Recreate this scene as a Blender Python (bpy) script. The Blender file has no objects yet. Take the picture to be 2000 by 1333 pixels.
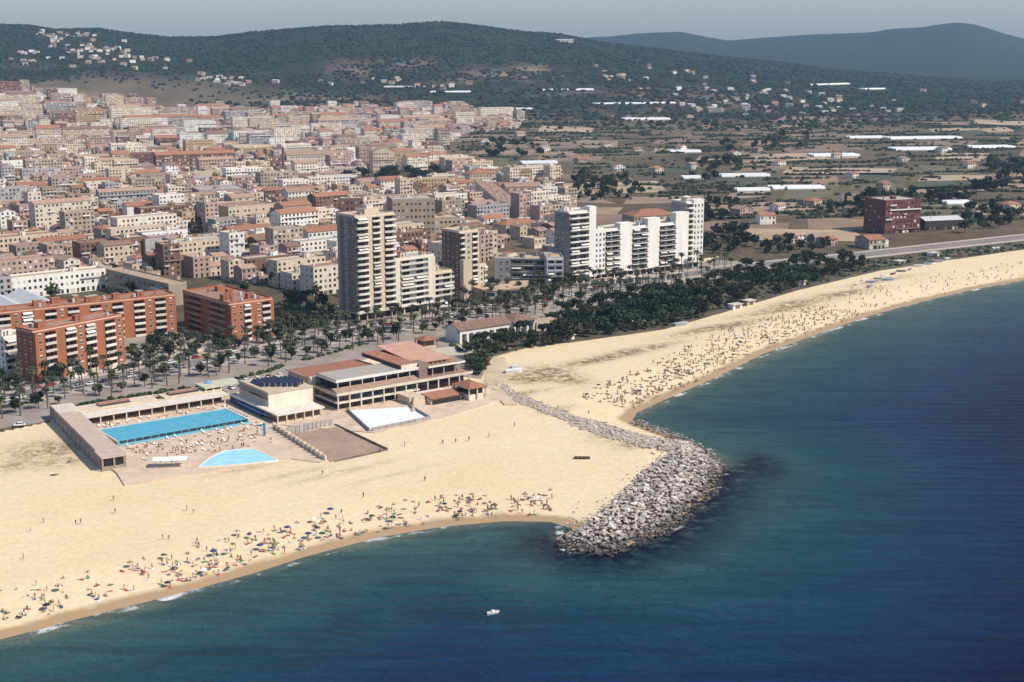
import bpy, bmesh, math, random
import numpy as np
from mathutils import Vector

# ------------------------------------------------------------------ camera, sky, sun, exposure
SC = bpy.context.scene
COL = SC.collection
FPX, HORIZON, HCAM = 2700.0, 88.0, 140.0           # focal length in photo pixels, horizon row, flying height in metres
PITCH = math.atan((666.5 - HORIZON) / FPX)
cam_data = bpy.data.cameras.new('camera')
cam_data.sensor_width = 36.0
cam_data.lens = FPX / 2000.0 * 36.0
cam_data.clip_start = 1.0
cam_data.clip_end = 40000.0
cam = bpy.data.objects.new('camera', cam_data)
COL.objects.link(cam)
cam.location = (0, 0, HCAM)
cam.rotation_euler = (math.pi / 2 - PITCH, 0, 0)
SC.camera = cam

SUN_AZ = math.radians(112)      # clockwise from the viewing direction (+Y): to the right, a little behind
SUN_EL = math.radians(46)
world = bpy.data.worlds.new('World')
SC.world = world
world.use_nodes = True
wn = world.node_tree
sky = wn.nodes.new('ShaderNodeTexSky')
sky.sky_type = 'NISHITA'
sky.sun_disc = False
sky.sun_elevation = SUN_EL
sky.sun_rotation = SUN_AZ
sky.altitude = 100
sky.air_density = 1.3
sky.dust_density = 1.0
sky.ozone_density = 3.0
bg = wn.nodes['Background']
bg.inputs['Strength'].default_value = 0.105
tint = wn.nodes.new('ShaderNodeVectorMath')        # summer haze makes the whole sky a little bluer than the clean model
tint.operation = 'MULTIPLY'
tint.inputs[1].default_value = (0.97, 0.99, 1.09)
wn.links.new(sky.outputs['Color'], tint.inputs[0])
wn.links.new(tint.outputs['Vector'], bg.inputs['Color'])
sl = bpy.data.lights.new('sun', 'SUN')
sl.energy = 4.2
sl.angle = math.radians(0.5)
sl.color = (1.0, 0.91, 0.78)
sun = bpy.data.objects.new('sun', sl)
COL.objects.link(sun)
sun_dir = Vector((math.sin(SUN_AZ) * math.cos(SUN_EL), math.cos(SUN_AZ) * math.cos(SUN_EL), math.sin(SUN_EL)))
sun.rotation_euler = sun_dir.to_track_quat('Z', 'Y').to_euler()
sun.location = (300, 300, 400)
SC.view_settings.view_transform = 'Standard'
SC.view_settings.look = 'None'
SC.view_settings.gamma = 1.0
SC.view_settings.exposure = 0.26
SC.view_settings.use_curve_mapping = False
SC.cycles.max_bounces = 5
SC.cycles.diffuse_bounces = 2
SC.cycles.glossy_bounces = 2
SC.cycles.volume_bounces = 0
SC.cycles.use_denoising = True
rnd = random.Random(7)

# ------------------------------------------------------------------ pixel -> place
CP, SP = math.cos(PITCH), math.sin(PITCH)
GZ = 2.2                                            # level of the land behind the beach


def ray(x, y):
    a, b = (x - 1000) / FPX, -(y - 666.5) / FPX
    return (a, CP + b * SP, -SP + b * CP)


def gp(x, y, z=GZ):
    d = ray(x, y)
    t = (HCAM - z) / -d[2]
    return (d[0] * t, d[1] * t)


def project(X, Y, Z):
    dep = Y * CP - (Z - HCAM) * SP
    up = Y * SP + (Z - HCAM) * CP
    return 1000 + FPX * X / dep, 666.5 - FPX * up / dep


def height_at(xy, row):
    return HCAM + xy[1] * math.tan(math.atan(-(row - 666.5) / FPX) - PITCH)


# ------------------------------------------------------------------ numeric noise for the terrain
def vnoise(X, Y, seed):
    xi, yi = np.floor(X).astype(np.int64), np.floor(Y).astype(np.int64)
    xf, yf = X - xi, Y - yi
    xf, yf = xf * xf * (3 - 2 * xf), yf * yf * (3 - 2 * yf)

    def h(i, j):
        n = (i * 374761393 + j * 668265263 + seed * 982451653) & 0x7fffffff
        n = ((n ^ (n >> 13)) * 1274126177) & 0x7fffffff
        return ((n ^ (n >> 16)) & 0xffff) / 65535.0
    return (h(xi, yi) * (1 - xf) + h(xi + 1, yi) * xf) * (1 - yf) + (h(xi, yi + 1) * (1 - xf) + h(xi + 1, yi + 1) * xf) * yf


def fbm(X, Y, seed=1, octv=4):
    s, a, t = 0, 1.0, 0
    for k in range(octv):
        s = s + a * vnoise(X * 2 ** k + 17.3 * k, Y * 2 ** k - 9.1 * k, seed + k)
        t += a
        a *= 0.5
    return s / t


def smooth(t):
    t = np.clip(t, 0, 1)
    return t * t * (3 - 2 * t)


# ------------------------------------------------------------------ shoreline and terrain
SHORE_PX = [(-900, 1420), (-300, 1320), (0, 1250), (150, 1210), (330, 1165), (480, 1125), (600, 1087), (740, 1050), (860, 1030), (990, 1018),
            (1075, 1020), (1120, 1034), (1085, 1052), (1105, 1073), (1195, 1078), (1300, 1040), (1390, 962), (1417, 912), (1385, 882), (1340, 862),
            (1235, 822), (1245, 806), (1290, 785), (1400, 737), (1490, 692), (1600, 652), (1700, 617), (1800, 590), (1900, 566), (2000, 548),
            (2300, 500), (2900, 440)]
SHORE = np.array([gp(x, y, 0.0) for x, y in SHORE_PX])


def poly_dist(X, Y, P):
    best = np.full(X.shape, 1e18)
    for (ax, ay), (bx, by) in zip(P[:-1], P[1:]):
        dx, dy = bx - ax, by - ay
        t = np.clip(((X - ax) * dx + (Y - ay) * dy) / (dx * dx + dy * dy), 0, 1)
        best = np.minimum(best, (X - ax - t * dx) ** 2 + (Y - ay - t * dy) ** 2)
    return np.sqrt(best)


def in_poly(X, Y, P):
    c = np.zeros(X.shape, bool)
    n = len(P)
    for i in range(n):
        (ax, ay), (bx, by) = P[i], P[(i + 1) % n]
        if ay == by:
            continue
        m = ((ay > Y) != (by > Y)) & (X < (bx - ax) * (Y - ay) / (by - ay) + ax)
        c ^= m
    return c


LAND = np.vstack([SHORE, [(3000, 20000), (-9000, 20000), (-9000, -200)]])


def shore_sd(X, Y):
    d = poly_dist(X, Y, SHORE)
    return np.where(in_poly(X, Y, LAND), d, -d)


def crest(px_list, R):
    s, z = [], []
    for x, y in px_list:
        d = ray(x, y)
        s.append(d[0] / d[1])
        z.append(HCAM + R * d[2] / d[1])
    return np.array(s), np.array(z)


R1, R2, R3 = 4300.0, 8200.0, 2750.0
C1 = crest([(-900, 75), (-400, 55), (-120, 50), (0, 48), (60, 50), (110, 58), (190, 56), (260, 66), (330, 73), (420, 72), (500, 62), (560, 58), (640, 52), (760, 50), (800, 47),
            (860, 43), (905, 47), (960, 54), (1040, 64), (1090, 66), (1120, 72), (1180, 84), (1300, 98), (1420, 112), (1540, 124), (1640, 138), (1800, 150),
            (2000, 165), (2400, 180), (3200, 190)], R1)
C2 = crest([(-900, 130), (800, 130), (1000, 95), (1150, 72), (1200, 70), (1240, 66), (1330, 62), (1380, 72), (1420, 79), (1500, 73), (1600, 67), (1700, 63), (1745, 56), (1800, 53),
            (1840, 47), (1870, 44), (1905, 48), (1950, 62), (2000, 76), (2100, 82), (2400, 70), (3200, 80)], R2)
C3 = crest([(-900, 140), (-100, 150), (0, 158), (120, 163), (250, 178), (330, 205), (450, 215), (560, 196), (680, 196), (800, 212), (950, 216), (3200, 216)], R3)


def terrain(X, Y):
    X, Y = np.asarray(X, float), np.asarray(Y, float)
    s = X / np.maximum(Y, 1)
    base = 2.0 + 0.010 * np.clip(Y - 1700, 0, 2500)
    n1 = fbm(X / 420, Y / 600, 3, 5)
    n2 = fbm(X / 1500 + 3, Y / 1300, 9, 4)
    z1 = np.interp(s, *C1) - 2
    t1 = (Y - R1) / np.where(Y < R1, 1900.0, 2600.0)
    g1 = np.clip(1 - np.abs(t1), 0, 1)
    g1 = g1 * g1 * (3 - 2 * g1)
    h1 = z1 * (g1 ** 0.8) * (1 - (1 - g1) * (n1 - 0.35) * 1.1)
    z2 = np.interp(s, *C2) - 2
    t2 = (Y - R2) / np.where(Y < R2, 3600.0, 3000.0)
    g2 = np.clip(1 - np.abs(t2), 0, 1)
    g2 = g2 * g2 * (3 - 2 * g2)
    h2 = z2 * g2 * (1 - (1 - g2) * (n2 - 0.4) * 1.0)
    z3 = np.maximum(np.interp(s, *C3) - 12, 0)
    t3 = (Y - R3) / np.where(Y < R3, 900.0, 700.0)
    g3 = np.clip(1 - np.abs(t3), 0, 1)
    g3 = g3 * g3 * (3 - 2 * g3)
    h3 = z3 * g3 * (1 - (1 - g3) * (n1 - 0.4))
    h = np.maximum(np.maximum(base, base * 0.5 + h3), np.maximum(h1, h2))
    far = smooth((Y - 2300) / 900)
    h = h + far * (n1 - 0.5) * 9 * (1 - g1 * 0.6)
    return h


def gpt(x, y):
    """where the view ray through a photo pixel meets the land"""
    d = ray(x, y)
    ts = np.concatenate([np.linspace(300, 3000, 700), np.linspace(3000, 12000, 900)])
    X, Y, Z = d[0] * ts, d[1] * ts, HCAM + d[2] * ts
    below = Z < terrain(X, Y)
    k = int(np.argmax(below)) if below.any() else len(ts) - 1
    return float(X[k]), float(Y[k]), float(terrain(X[k:k + 1], Y[k:k + 1])[0])


# ------------------------------------------------------------------ materials
MATS = {}


def lin(c):
    return tuple((v / 12.92 if v <= 0.04045 else ((v + 0.055) / 1.055) ** 2.4) for v in c)


def mat(name, col=(0.5, 0.5, 0.5), rough=0.85, var=0.18, scale=0.35, rand=0.12, spec=0.25, bump=0.0, metal=0.0, streak=False):
    """plain surface colour with worn patches (world-space noise) and a small difference from object to object"""
    if name in MATS:
        return MATS[name]
    m = bpy.data.materials.new(name)
    m.use_nodes = True
    nt = m.node_tree
    b = nt.nodes['Principled BSDF']
    b.inputs['Roughness'].default_value = rough
    b.inputs['Metallic'].default_value = metal
    b.inputs['Specular IOR Level'].default_value = spec
    geo = nt.nodes.new('ShaderNodeNewGeometry')
    no = nt.nodes.new('ShaderNodeTexNoise')
    no.inputs['Scale'].default_value = scale
    no.inputs['Detail'].default_value = 6
    no.inputs['Roughness'].default_value = 0.65
    src = geo.outputs['Position']
    if streak:
        mp = nt.nodes.new('ShaderNodeMapping')
        mp.inputs['Scale'].default_value = (1, 1, 0.15)
        nt.links.new(src, mp.inputs['Vector'])
        src = mp.outputs['Vector']
    nt.links.new(src, no.inputs['Vector'])
    rmp = nt.nodes.new('ShaderNodeValToRGB')
    e = rmp.color_ramp.elements
    e[0].position, e[1].position = 0.3, 0.7
    e[0].color = tuple(v * (1 - var) for v in col) + (1,)
    e[1].color = tuple(min(0.95, v * (1 + var * 0.7)) for v in col) + (1,)
    nt.links.new(no.outputs['Fac'], rmp.inputs['Fac'])
    out = rmp.outputs['Color']
    if rand:
        oi = nt.nodes.new('ShaderNodeObjectInfo')
        mr = nt.nodes.new('ShaderNodeMapRange')
        mr.inputs['To Min'].default_value = 1 - rand
        mr.inputs['To Max'].default_value = 1 + rand
        nt.links.new(oi.outputs['Random'], mr.inputs['Value'])
        mul = nt.nodes.new('ShaderNodeVectorMath')
        mul.operation = 'SCALE'
        nt.links.new(out, mul.inputs[0])
        nt.links.new(mr.outputs['Result'], mul.inputs['Scale'])
        out = mul.outputs['Vector']
    nt.links.new(out, b.inputs['Base Color'])
    if bump:
        bp = nt.nodes.new('ShaderNodeBump')
        bp.inputs['Strength'].default_value = bump
        bp.inputs['Distance'].default_value = 0.2
        nt.links.new(no.outputs['Fac'], bp.inputs['Height'])
        nt.links.new(bp.outputs['Normal'], b.inputs['Normal'])
    MATS[name] = m
    return m


# ------------------------------------------------------------------ mesh helpers
class MB:
    def __init__(self):
        self.v, self.f, self.m, self.mats = [], [], [], []

    def mi(self, m):
        if m not in self.mats:
            self.mats.append(m)
        return self.mats.index(m)

    def face(self, pts, m):
        n = len(self.v)
        self.v += [tuple(p) for p in pts]
        self.f.append(tuple(range(n, n + len(pts))))
        self.m.append(self.mi(m))

    def box(self, x0, y0, z0, x1, y1, z1, m, top=None):
        if x1 < x0: x0, x1 = x1, x0
        if y1 < y0: y0, y1 = y1, y0
        n, k = len(self.v), self.mi(m)
        self.v += [(x0, y0, z0), (x1, y0, z0), (x1, y1, z0), (x0, y1, z0), (x0, y0, z1), (x1, y0, z1), (x1, y1, z1), (x0, y1, z1)]
        for q in ((0, 3, 2, 1), (4, 5, 6, 7), (0, 1, 5, 4), (1, 2, 6, 5), (2, 3, 7, 6), (3, 0, 4, 7)):
            self.f.append(tuple(n + i for i in q))
            self.m.append(k)
        if top is not None:
            self.m[-5] = self.mi(top)

    def prism(self, poly, z0, z1, m, top=None, bottom=True):
        """upright prism over a counter-clockwise plan polygon"""
        n, c, k = len(self.v), len(poly), self.mi(m)
        self.v += [(p[0], p[1], z0) for p in poly] + [(p[0], p[1], z1) for p in poly]
        for i in range(c):
            j = (i + 1) % c
            self.f.append((n + i, n + j, n + c + j, n + c + i))
            self.m.append(k)
        self.f.append(tuple(n + c + i for i in range(c)))
        self.m.append(self.mi(top) if top is not None else k)
        if bottom:
            self.f.append(tuple(n + c - 1 - i for i in range(c)))
            self.m.append(k)

    def cyl(self, x, y, z0, z1, r, m, n=12, r1=None, cx=None, cy=None):
        r1 = r if r1 is None else r1
        cx = x if cx is None else cx
        cy = y if cy is None else cy
        b, k = len(self.v), self.mi(m)
        for i in range(n):
            a = 2 * math.pi * i / n
            self.v.append((x + r * math.cos(a), y + r * math.sin(a), z0))
        for i in range(n):
            a = 2 * math.pi * i / n
            self.v.append((cx + r1 * math.cos(a), cy + r1 * math.sin(a), z1))
        for i in range(n):
            j = (i + 1) % n
            self.f.append((b + i, b + j, b + n + j, b + n + i))
            self.m.append(k)
        self.f.append(tuple(b + n + i for i in range(n)))
        self.m.append(k)

    def gable(self, x0, y0, x1, y1, z, h, m, over=0.4, wall=None, along='x', thick=0.25):
        """pitched roof with a ridge, eaves overhanging; closed gable ends"""
        a0, b0, a1, b1 = x0 - over, y0 - over, x1 + over, y1 + over
        if along == 'x':
            ym = (b0 + b1) / 2
            P = [(a0, b0, z), (a1, b0, z), (a1, ym, z + h), (a0, ym, z + h), (a1, b1, z), (a0, b1, z)]
        else:
            xm = (a0 + a1) / 2
            P = [(a1, b0, z), (a1, b1, z), (xm, b1, z + h), (xm, b0, z + h), (a0, b1, z), (a0, b0, z)]
        d = lambda p: (p[0], p[1], p[2] - thick)
        for q in ((0, 1, 2, 3), (3, 2, 4, 5)):
            self.face([P[i] for i in q], m)
            self.face([d(P[i]) for i in reversed(q)], m)
        for a, b in ((0, 1), (1, 2), (2, 4), (4, 5), (5, 3), (3, 0)):
            self.face([d(P[a]), d(P[b]), P[b], P[a]], m)
        if wall is not None:
            if along == 'x':
                ym = (y0 + y1) / 2
                for x, o in ((x0, 1), (x1, 0)):
                    t = [(x, y0, z - 0.3), (x, y1, z - 0.3), (x, ym, z + h * 0.9)]
                    self.face(t[::-1] if o else t, wall)
            else:
                xm = (x0 + x1) / 2
                for y, o in ((y0, 0), (y1, 1)):
                    t = [(x0, y, z - 0.3), (x1, y, z - 0.3), (xm, y, z + h * 0.9)]
                    self.face(t[::-1] if o else t, wall)

    def hip(self, x0, y0, x1, y1, z, h, m, over=0.4, inset=None):
        a0, b0, a1, b1 = x0 - over, y0 - over, x1 + over, y1 + over
        w, d = a1 - a0, b1 - b0
        i = min(w, d) / 2 if inset is None else inset
        if w >= d:
            R = [(a0 + i, (b0 + b1) / 2, z + h), (a1 - i, (b0 + b1) / 2, z + h)]
        else:
            R = [((a0 + a1) / 2, b0 + i, z + h), ((a0 + a1) / 2, b1 - i, z + h)]
        A, B, C, D = (a0, b0, z), (a1, b0, z), (a1, b1, z), (a0, b1, z)
        if w >= d:
            for q in ((A, B, R[1], R[0]), (B, C, R[1]), (C, D, R[0], R[1]), (D, A, R[0])):
                self.face(q, m)
        else:
            for q in ((A, B, R[0]), (B, C, R[1], R[0]), (C, D, R[1]), (D, A, R[0], R[1])):
                self.face(q, m)
        self.face((D, C, B, A), m)

    def add(self, other, X=0.0, Y=0.0, Z=0.0, rz=0.0, sx=1.0, sy=1.0, sz=1.0):
        n = len(self.v)
        c, s = math.cos(rz), math.sin(rz)
        for (x, y, z) in other.v:
            x, y, z = x * sx, y * sy, z * sz
            self.v.append((X + x * c - y * s, Y + x * s + y * c, Z + z))
        idx = [self.mi(m) for m in other.mats]
        self.f += [tuple(n + i for i in q) for q in other.f]
        self.m += [idx[k] for k in other.m]

    def mesh(self, name, smooth_shade=False):
        me = bpy.data.meshes.new(name)
        me.from_pydata(self.v, [], self.f)
        for m in self.mats:
            me.materials.append(m)
        me.polygons.foreach_set('material_index', self.m)
        if smooth_shade:
            me.polygons.foreach_set('use_smooth', [True] * len(self.f))
        me.update()
        return me

    def build(self, name, parent=None, smooth_shade=False):
        return link(name, self.mesh(name, smooth_shade), parent)


def link(name, me, parent=None, loc=None, rz=0.0, scale=None):
    o = bpy.data.objects.new(name, me)
    COL.objects.link(o)
    if parent is not None:
        o.parent = parent
    if loc is not None:
        o.location = loc
    if rz:
        o.rotation_euler = (0, 0, rz)
    if scale is not None:
        o.scale = scale if hasattr(scale, '__len__') else (scale,) * 3
    return o


def tag(o, label, cat, group=None):
    o['label'] = label
    o['category'] = cat
    if group:
        o['group'] = group
    return o


def thing(name, label, cat, loc=(0, 0, 0), rz=0.0, group=None):
    o = link(name, None, None, loc, rz)
    o.empty_display_size = 0.5
    return tag(o, label, cat, group)


def structure(o):
    o['kind'] = 'structure'
    return o


def stuff(o):
    o['kind'] = 'stuff'
    return o


KIDS = {}


def copy_thing(src, loc, rz=0.0, scale=None, label=None, group=None):
    """a copy of a thing with copies of its parts and sub-parts (shared mesh data)"""
    if src not in KIDS:
        KIDS[src] = [(c, list(c.children)) for c in src.children]
    r = src.copy()
    COL.objects.link(r)
    r.location = loc
    r.rotation_euler = (0, 0, rz)
    if scale is not None:
        r.scale = scale if hasattr(scale, '__len__') else (scale,) * 3
    if label:
        r['label'] = label
    if group:
        r['group'] = group
    for ch, subs in KIDS[src]:
        c = ch.copy()
        COL.objects.link(c)
        c.parent = r
        for g in subs:
            d = g.copy()
            COL.objects.link(d)
            d.parent = c
    return r


class Proto:
    """first use moves the built thing itself, later uses copy it"""

    def __init__(self, o):
        self.o, self.used = o, False

    def put(self, loc, rz=0.0, scale=None, label=None, group=None):
        if self.used:
            return copy_thing(self.o, loc, rz, scale, label, group)
        self.used = True
        KIDS[self.o] = [(c, list(c.children)) for c in self.o.children]
        self.o.location = loc
        self.o.rotation_euler = (0, 0, rz)
        if scale is not None:
            self.o.scale = scale if hasattr(scale, '__len__') else (scale,) * 3
        if label:
            self.o['label'] = label
        if group:
            self.o['group'] = group
        return self.o


def grid_mesh(name, X, Y, Z, m, keep=None, attrs=None, smooth_shade=True):
    ny, nx = X.shape
    idx = np.arange(nx * ny).reshape(ny, nx)
    q = np.stack([idx[:-1, :-1], idx[:-1, 1:], idx[1:, 1:], idx[1:, :-1]], -1).reshape(-1, 4)
    if keep is not None:
        q = q[keep.reshape(-1)]
    me = bpy.data.meshes.new(name)
    V = np.stack([X, Y, Z], -1).reshape(-1, 3)
    me.from_pydata(V.tolist(), [], q.tolist())
    me.materials.append(m)
    for an, av in (attrs or {}).items():
        a = me.attributes.new(an, 'FLOAT', 'POINT')
        a.data.foreach_set('value', np.asarray(av, np.float32).reshape(-1))
    if smooth_shade:
        me.polygons.foreach_set('use_smooth', [True] * len(me.polygons))
    me.update()
    return me

# ================================================================== THE SETTING
def nodes_of(name):
    m = bpy.data.materials.new(name)
    m.use_nodes = True
    MATS[name] = m
    nt = m.node_tree
    return m, nt, nt.nodes['Principled BSDF']


def N(nt, kind, **kw):
    n = nt.nodes.new('ShaderNode' + kind)
    for k, v in kw.items():
        if k in n.inputs:
            n.inputs[k].default_value = v
        else:
            setattr(n, k, v)
    return n


def ramp(nt, fac, stops):
    r = nt.nodes.new('ShaderNodeValToRGB')
    e = r.color_ramp.elements
    while len(e) < len(stops):
        e.new(0.5)
    for el, (p, c) in zip(e, stops):
        el.position = p
        el.color = tuple(c) + (1,) if len(c) == 3 else c
    nt.links.new(fac, r.inputs['Fac'])
    return r.outputs['Color']


def mixc(nt, fac, a, b):
    m = nt.nodes.new('ShaderNodeMix')
    m.data_type = 'RGBA'
    for sock, val in ((m.inputs['Factor'], fac), (m.inputs[6], a), (m.inputs[7], b)):
        if hasattr(val, 'links'):
            nt.links.new(val, sock)
        else:
            sock.default_value = val if not hasattr(val, '__len__') or len(val) == 4 else tuple(val) + (1,)
    return m.outputs[2]


def noise(nt, scale, detail=5, vec=None, rough=0.6, dist=0.0):
    n = N(nt, 'TexNoise', Scale=scale, Detail=detail, Roughness=rough, Distortion=dist)
    if vec is not None:
        nt.links.new(vec, n.inputs['Vector'])
    return n.outputs['Fac']


def pos(nt, scale=None):
    g = nt.nodes.new('ShaderNodeNewGeometry')
    if scale is None:
        return g.outputs['Position']
    mp = N(nt, 'Mapping')
    mp.inputs['Scale'].default_value = scale
    nt.links.new(g.outputs['Position'], mp.inputs['Vector'])
    return mp.outputs['Vector']


def attr(nt, name):
    a = nt.nodes.new('ShaderNodeAttribute')
    a.attribute_name = name
    return a.outputs['Fac']


# sand: dry, wet at the waterline, darker scrub patches
def make_sand():
    m, nt, b = nodes_of('sand')
    p = pos(nt)
    big = noise(nt, 0.02, 4, p)
    fine = noise(nt, 0.55, 6, p, 0.7)
    c = ramp(nt, big, [(0.3, (0.67, 0.53, 0.325)), (0.7, (0.755, 0.615, 0.40))])
    c2 = ramp(nt, fine, [(0.3, (0.58, 0.46, 0.295)), (0.62, (0.77, 0.635, 0.42))])
    c = mixc(nt, 0.5, c, c2)
    trk = ramp(nt, noise(nt, 0.16, 8, pos(nt, (0.6, 1.2, 1)), 0.8, 2.5), [(0.44, (1, 1, 1)), (0.50, (0.92, 0.90, 0.87)), (0.56, (1, 1, 1))])
    mt = N(nt, 'VectorMath', operation='MULTIPLY')
    nt.links.new(c, mt.inputs[0])
    nt.links.new(trk, mt.inputs[1])
    c = mt.outputs['Vector']
    sc = N(nt, 'Math', operation='MULTIPLY')
    nt.links.new(attr(nt, 'scrub'), sc.inputs[0])
    nt.links.new(ramp(nt, noise(nt, 0.3, 9, p, 0.85), [(0.42, (0, 0, 0)), (0.54, (1, 1, 1))]), sc.inputs[1])
    c = mixc(nt, sc.outputs[0], c, (0.17, 0.12, 0.068))
    wet = attr(nt, 'wet')
    wn_ = N(nt, 'Math', operation='ADD')
    nt.links.new(wet, wn_.inputs[0])
    ns = N(nt, 'MapRange')
    ns.inputs['To Min'].default_value, ns.inputs['To Max'].default_value = -0.35, 0.35
    nt.links.new(noise(nt, 0.12, 4, p), ns.inputs['Value'])
    nt.links.new(ns.outputs['Result'], wn_.inputs[1])
    wr = ramp(nt, wn_.outputs[0], [(0.3, (0, 0, 0)), (0.62, (1, 1, 1))])
    c = mixc(nt, wr, c, (0.40, 0.27, 0.145))
    nt.links.new(c, b.inputs['Base Color'])
    rr = N(nt, 'MapRange')
    rr.inputs['To Min'].default_value, rr.inputs['To Max'].default_value = 0.95, 0.45
    nt.links.new(wr, rr.inputs['Value'])
    nt.links.new(rr.outputs['Result'], b.inputs['Roughness'])
    b.inputs['Specular IOR Level'].default_value = 0.2
    bp = N(nt, 'Bump', Strength=0.5, Distance=0.25)
    nt.links.new(fine, bp.inputs['Height'])
    nt.links.new(bp.outputs['Normal'], b.inputs['Normal'])
    return m


def make_water():
    m, nt, b = nodes_of('sea_water')
    p = pos(nt)
    d = attr(nt, 'depth')
    a = N(nt, 'Math', operation='ADD')
    nt.links.new(d, a.inputs[0])
    ns = N(nt, 'MapRange')
    ns.inputs['To Min'].default_value, ns.inputs['To Max'].default_value = -0.09, 0.09
    nt.links.new(noise(nt, 0.012, 5, p, 0.6, 0.6), ns.inputs['Value'])
    nt.links.new(ns.outputs['Result'], a.inputs[1])
    c = ramp(nt, a.outputs[0], [(0.0, (0.12, 0.15, 0.115)), (0.06, (0.032, 0.088, 0.092)), (0.32, (0.009, 0.052, 0.080)), (0.65, (0.003, 0.026, 0.072)), (1.0, (0.001, 0.0035, 0.034))])
    # wind patches and long swell streaks: slightly different water colour in stretched bands
    wp = ramp(nt, noise(nt, 0.035, 6, pos(nt, (0.5, 2.4, 1.0)), 0.7, 1.2), [(0.35, (0.72, 0.74, 0.80)), (0.65, (1.3, 1.25, 1.2))])
    ml = N(nt, 'VectorMath', operation='MULTIPLY')
    nt.links.new(c, ml.inputs[0])
    nt.links.new(wp, ml.inputs[1])
    c = ml.outputs['Vector']
    rf = N(nt, 'Math', operation='MULTIPLY')
    nt.links.new(attr(nt, 'reef'), rf.inputs[0])
    nt.links.new(ramp(nt, noise(nt, 0.16, 6, p, 0.7), [(0.30, (0, 0, 0)), (0.52, (1, 1, 1))]), rf.inputs[1])
    c = mixc(nt, rf.outputs[0], c, (0.006, 0.013, 0.030))
    fo = ramp(nt, attr(nt, 'foam'), [(0.5, (0, 0, 0)), (0.75, (1, 1, 1))])
    fm = N(nt, 'Math', operation='MULTIPLY')
    nt.links.new(fo, fm.inputs[0])
    nt.links.new(ramp(nt, noise(nt, 0.09, 5, p, 0.7), [(0.50, (0, 0, 0)), (0.58, (1, 1, 1))]), fm.inputs[1])
    c = mixc(nt, fm.outputs[0], c, (0.75, 0.75, 0.72))
    nt.links.new(c, b.inputs['Base Color'])
    b.inputs['Roughness'].default_value = 0.14
    b.inputs['IOR'].default_value = 1.33
    b.inputs['Specular IOR Level'].default_value = 0.04
    w1 = noise(nt, 0.16, 6, pos(nt, (1.0, 2.2, 1.0)), 0.62, 0.8)
    w2 = noise(nt, 0.6, 4, pos(nt, (1.0, 1.8, 1.0)), 0.65, 0.4)
    ad = N(nt, 'Math', operation='MULTIPLY_ADD')
    nt.links.new(w2, ad.inputs[0])
    ad.inputs[1].default_value = 0.35
    nt.links.new(w1, ad.inputs[2])
    wv = N(nt, 'TexWave', Scale=0.055, Distortion=7.0, Detail=3.0)
    wv.inputs['Detail Scale'].default_value = 0.6
    nt.links.new(pos(nt, (0.35, 1.0, 1.0)), wv.inputs['Vector'])
    wv.bands_direction = 'Y'
    ad2 = N(nt, 'Math', operation='MULTIPLY_ADD')
    nt.links.new(wv.outputs['Fac'], ad2.inputs[0])
    ad2.inputs[1].default_value = 0.22
    nt.links.new(ad.outputs[0], ad2.inputs[2])
    ad = ad2
    bp = N(nt, 'Bump', Strength=1.0, Distance=1.8)
    nt.links.new(ad.outputs[0], bp.inputs['Height'])
    nt.links.new(bp.outputs['Normal'], b.inputs['Normal'])
    return m


def make_land():
    m, nt, b = nodes_of('land')
    p = pos(nt)
    big = noise(nt, 0.004, 6, pos(nt, (1, 0.5, 1)), 0.65)
    fld = ramp(nt, big, [(0.30, (0.105, 0.088, 0.058)), (0.45, (0.155, 0.115, 0.075)), (0.58, (0.235, 0.178, 0.112)), (0.70, (0.115, 0.105, 0.060))])
    fine = noise(nt, 0.06, 6, p, 0.7)
    c = mixc(nt, 0.4, fld, ramp(nt, fine, [(0.35, (0.055, 0.058, 0.036)), (0.7, (0.25, 0.19, 0.125))]))
    wood = ramp(nt, noise(nt, 0.045, 8, p, 0.8), [(0.30, (0.007, 0.013, 0.010)), (0.48, (0.024, 0.035, 0.019)), (0.62, (0.052, 0.060, 0.030)), (0.75, (0.115, 0.098, 0.058))])
    c = mixc(nt, attr(nt, 'wood'), c, wood)
    bare = ramp(nt, noise(nt, 0.02, 7, p, 0.7), [(0.3, (0.12, 0.09, 0.062)), (0.7, (0.32, 0.24, 0.16))])
    bm = N(nt, 'Math', operation='MULTIPLY')
    nt.links.new(attr(nt, 'bare'), bm.inputs[0])
    nt.links.new(ramp(nt, noise(nt, 0.012, 7, p, 0.75), [(0.36, (0, 0, 0)), (0.5, (1, 1, 1))]), bm.inputs[1])
    c = mixc(nt, bm.outputs[0], c, bare)
    nt.links.new(c, b.inputs['Base Color'])
    b.inputs['Roughness'].default_value = 1.0
    b.inputs['Specular IOR Level'].default_value = 0.05
    bp = N(nt, 'Bump', Strength=1.0, Distance=6.0)
    nt.links.new(noise(nt, 0.045, 8, p, 0.8), bp.inputs['Height'])
    nt.links.new(bp.outputs['Normal'], b.inputs['Normal'])
    return m


M_SAND, M_WATER, M_LAND = make_sand(), make_water(), make_land()

# ground and hills: one sheet from the coast to the mountains
sv = np.linspace(-0.62, 0.62, 300)
yv = np.concatenate([np.linspace(250, 1700, 120), np.linspace(1712, 5200, 200)[0:], np.linspace(5240, 12500, 90)])
S, YY = np.meshgrid(sv, yv)
XX = S * YY
ZZ = terrain(XX, YY)
sd = shore_sd(XX, YY)
near = YY < 2600
ZZ = np.where(near, np.minimum(ZZ, np.clip((sd - 40) * 0.08, -6, None)), ZZ)


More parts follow.
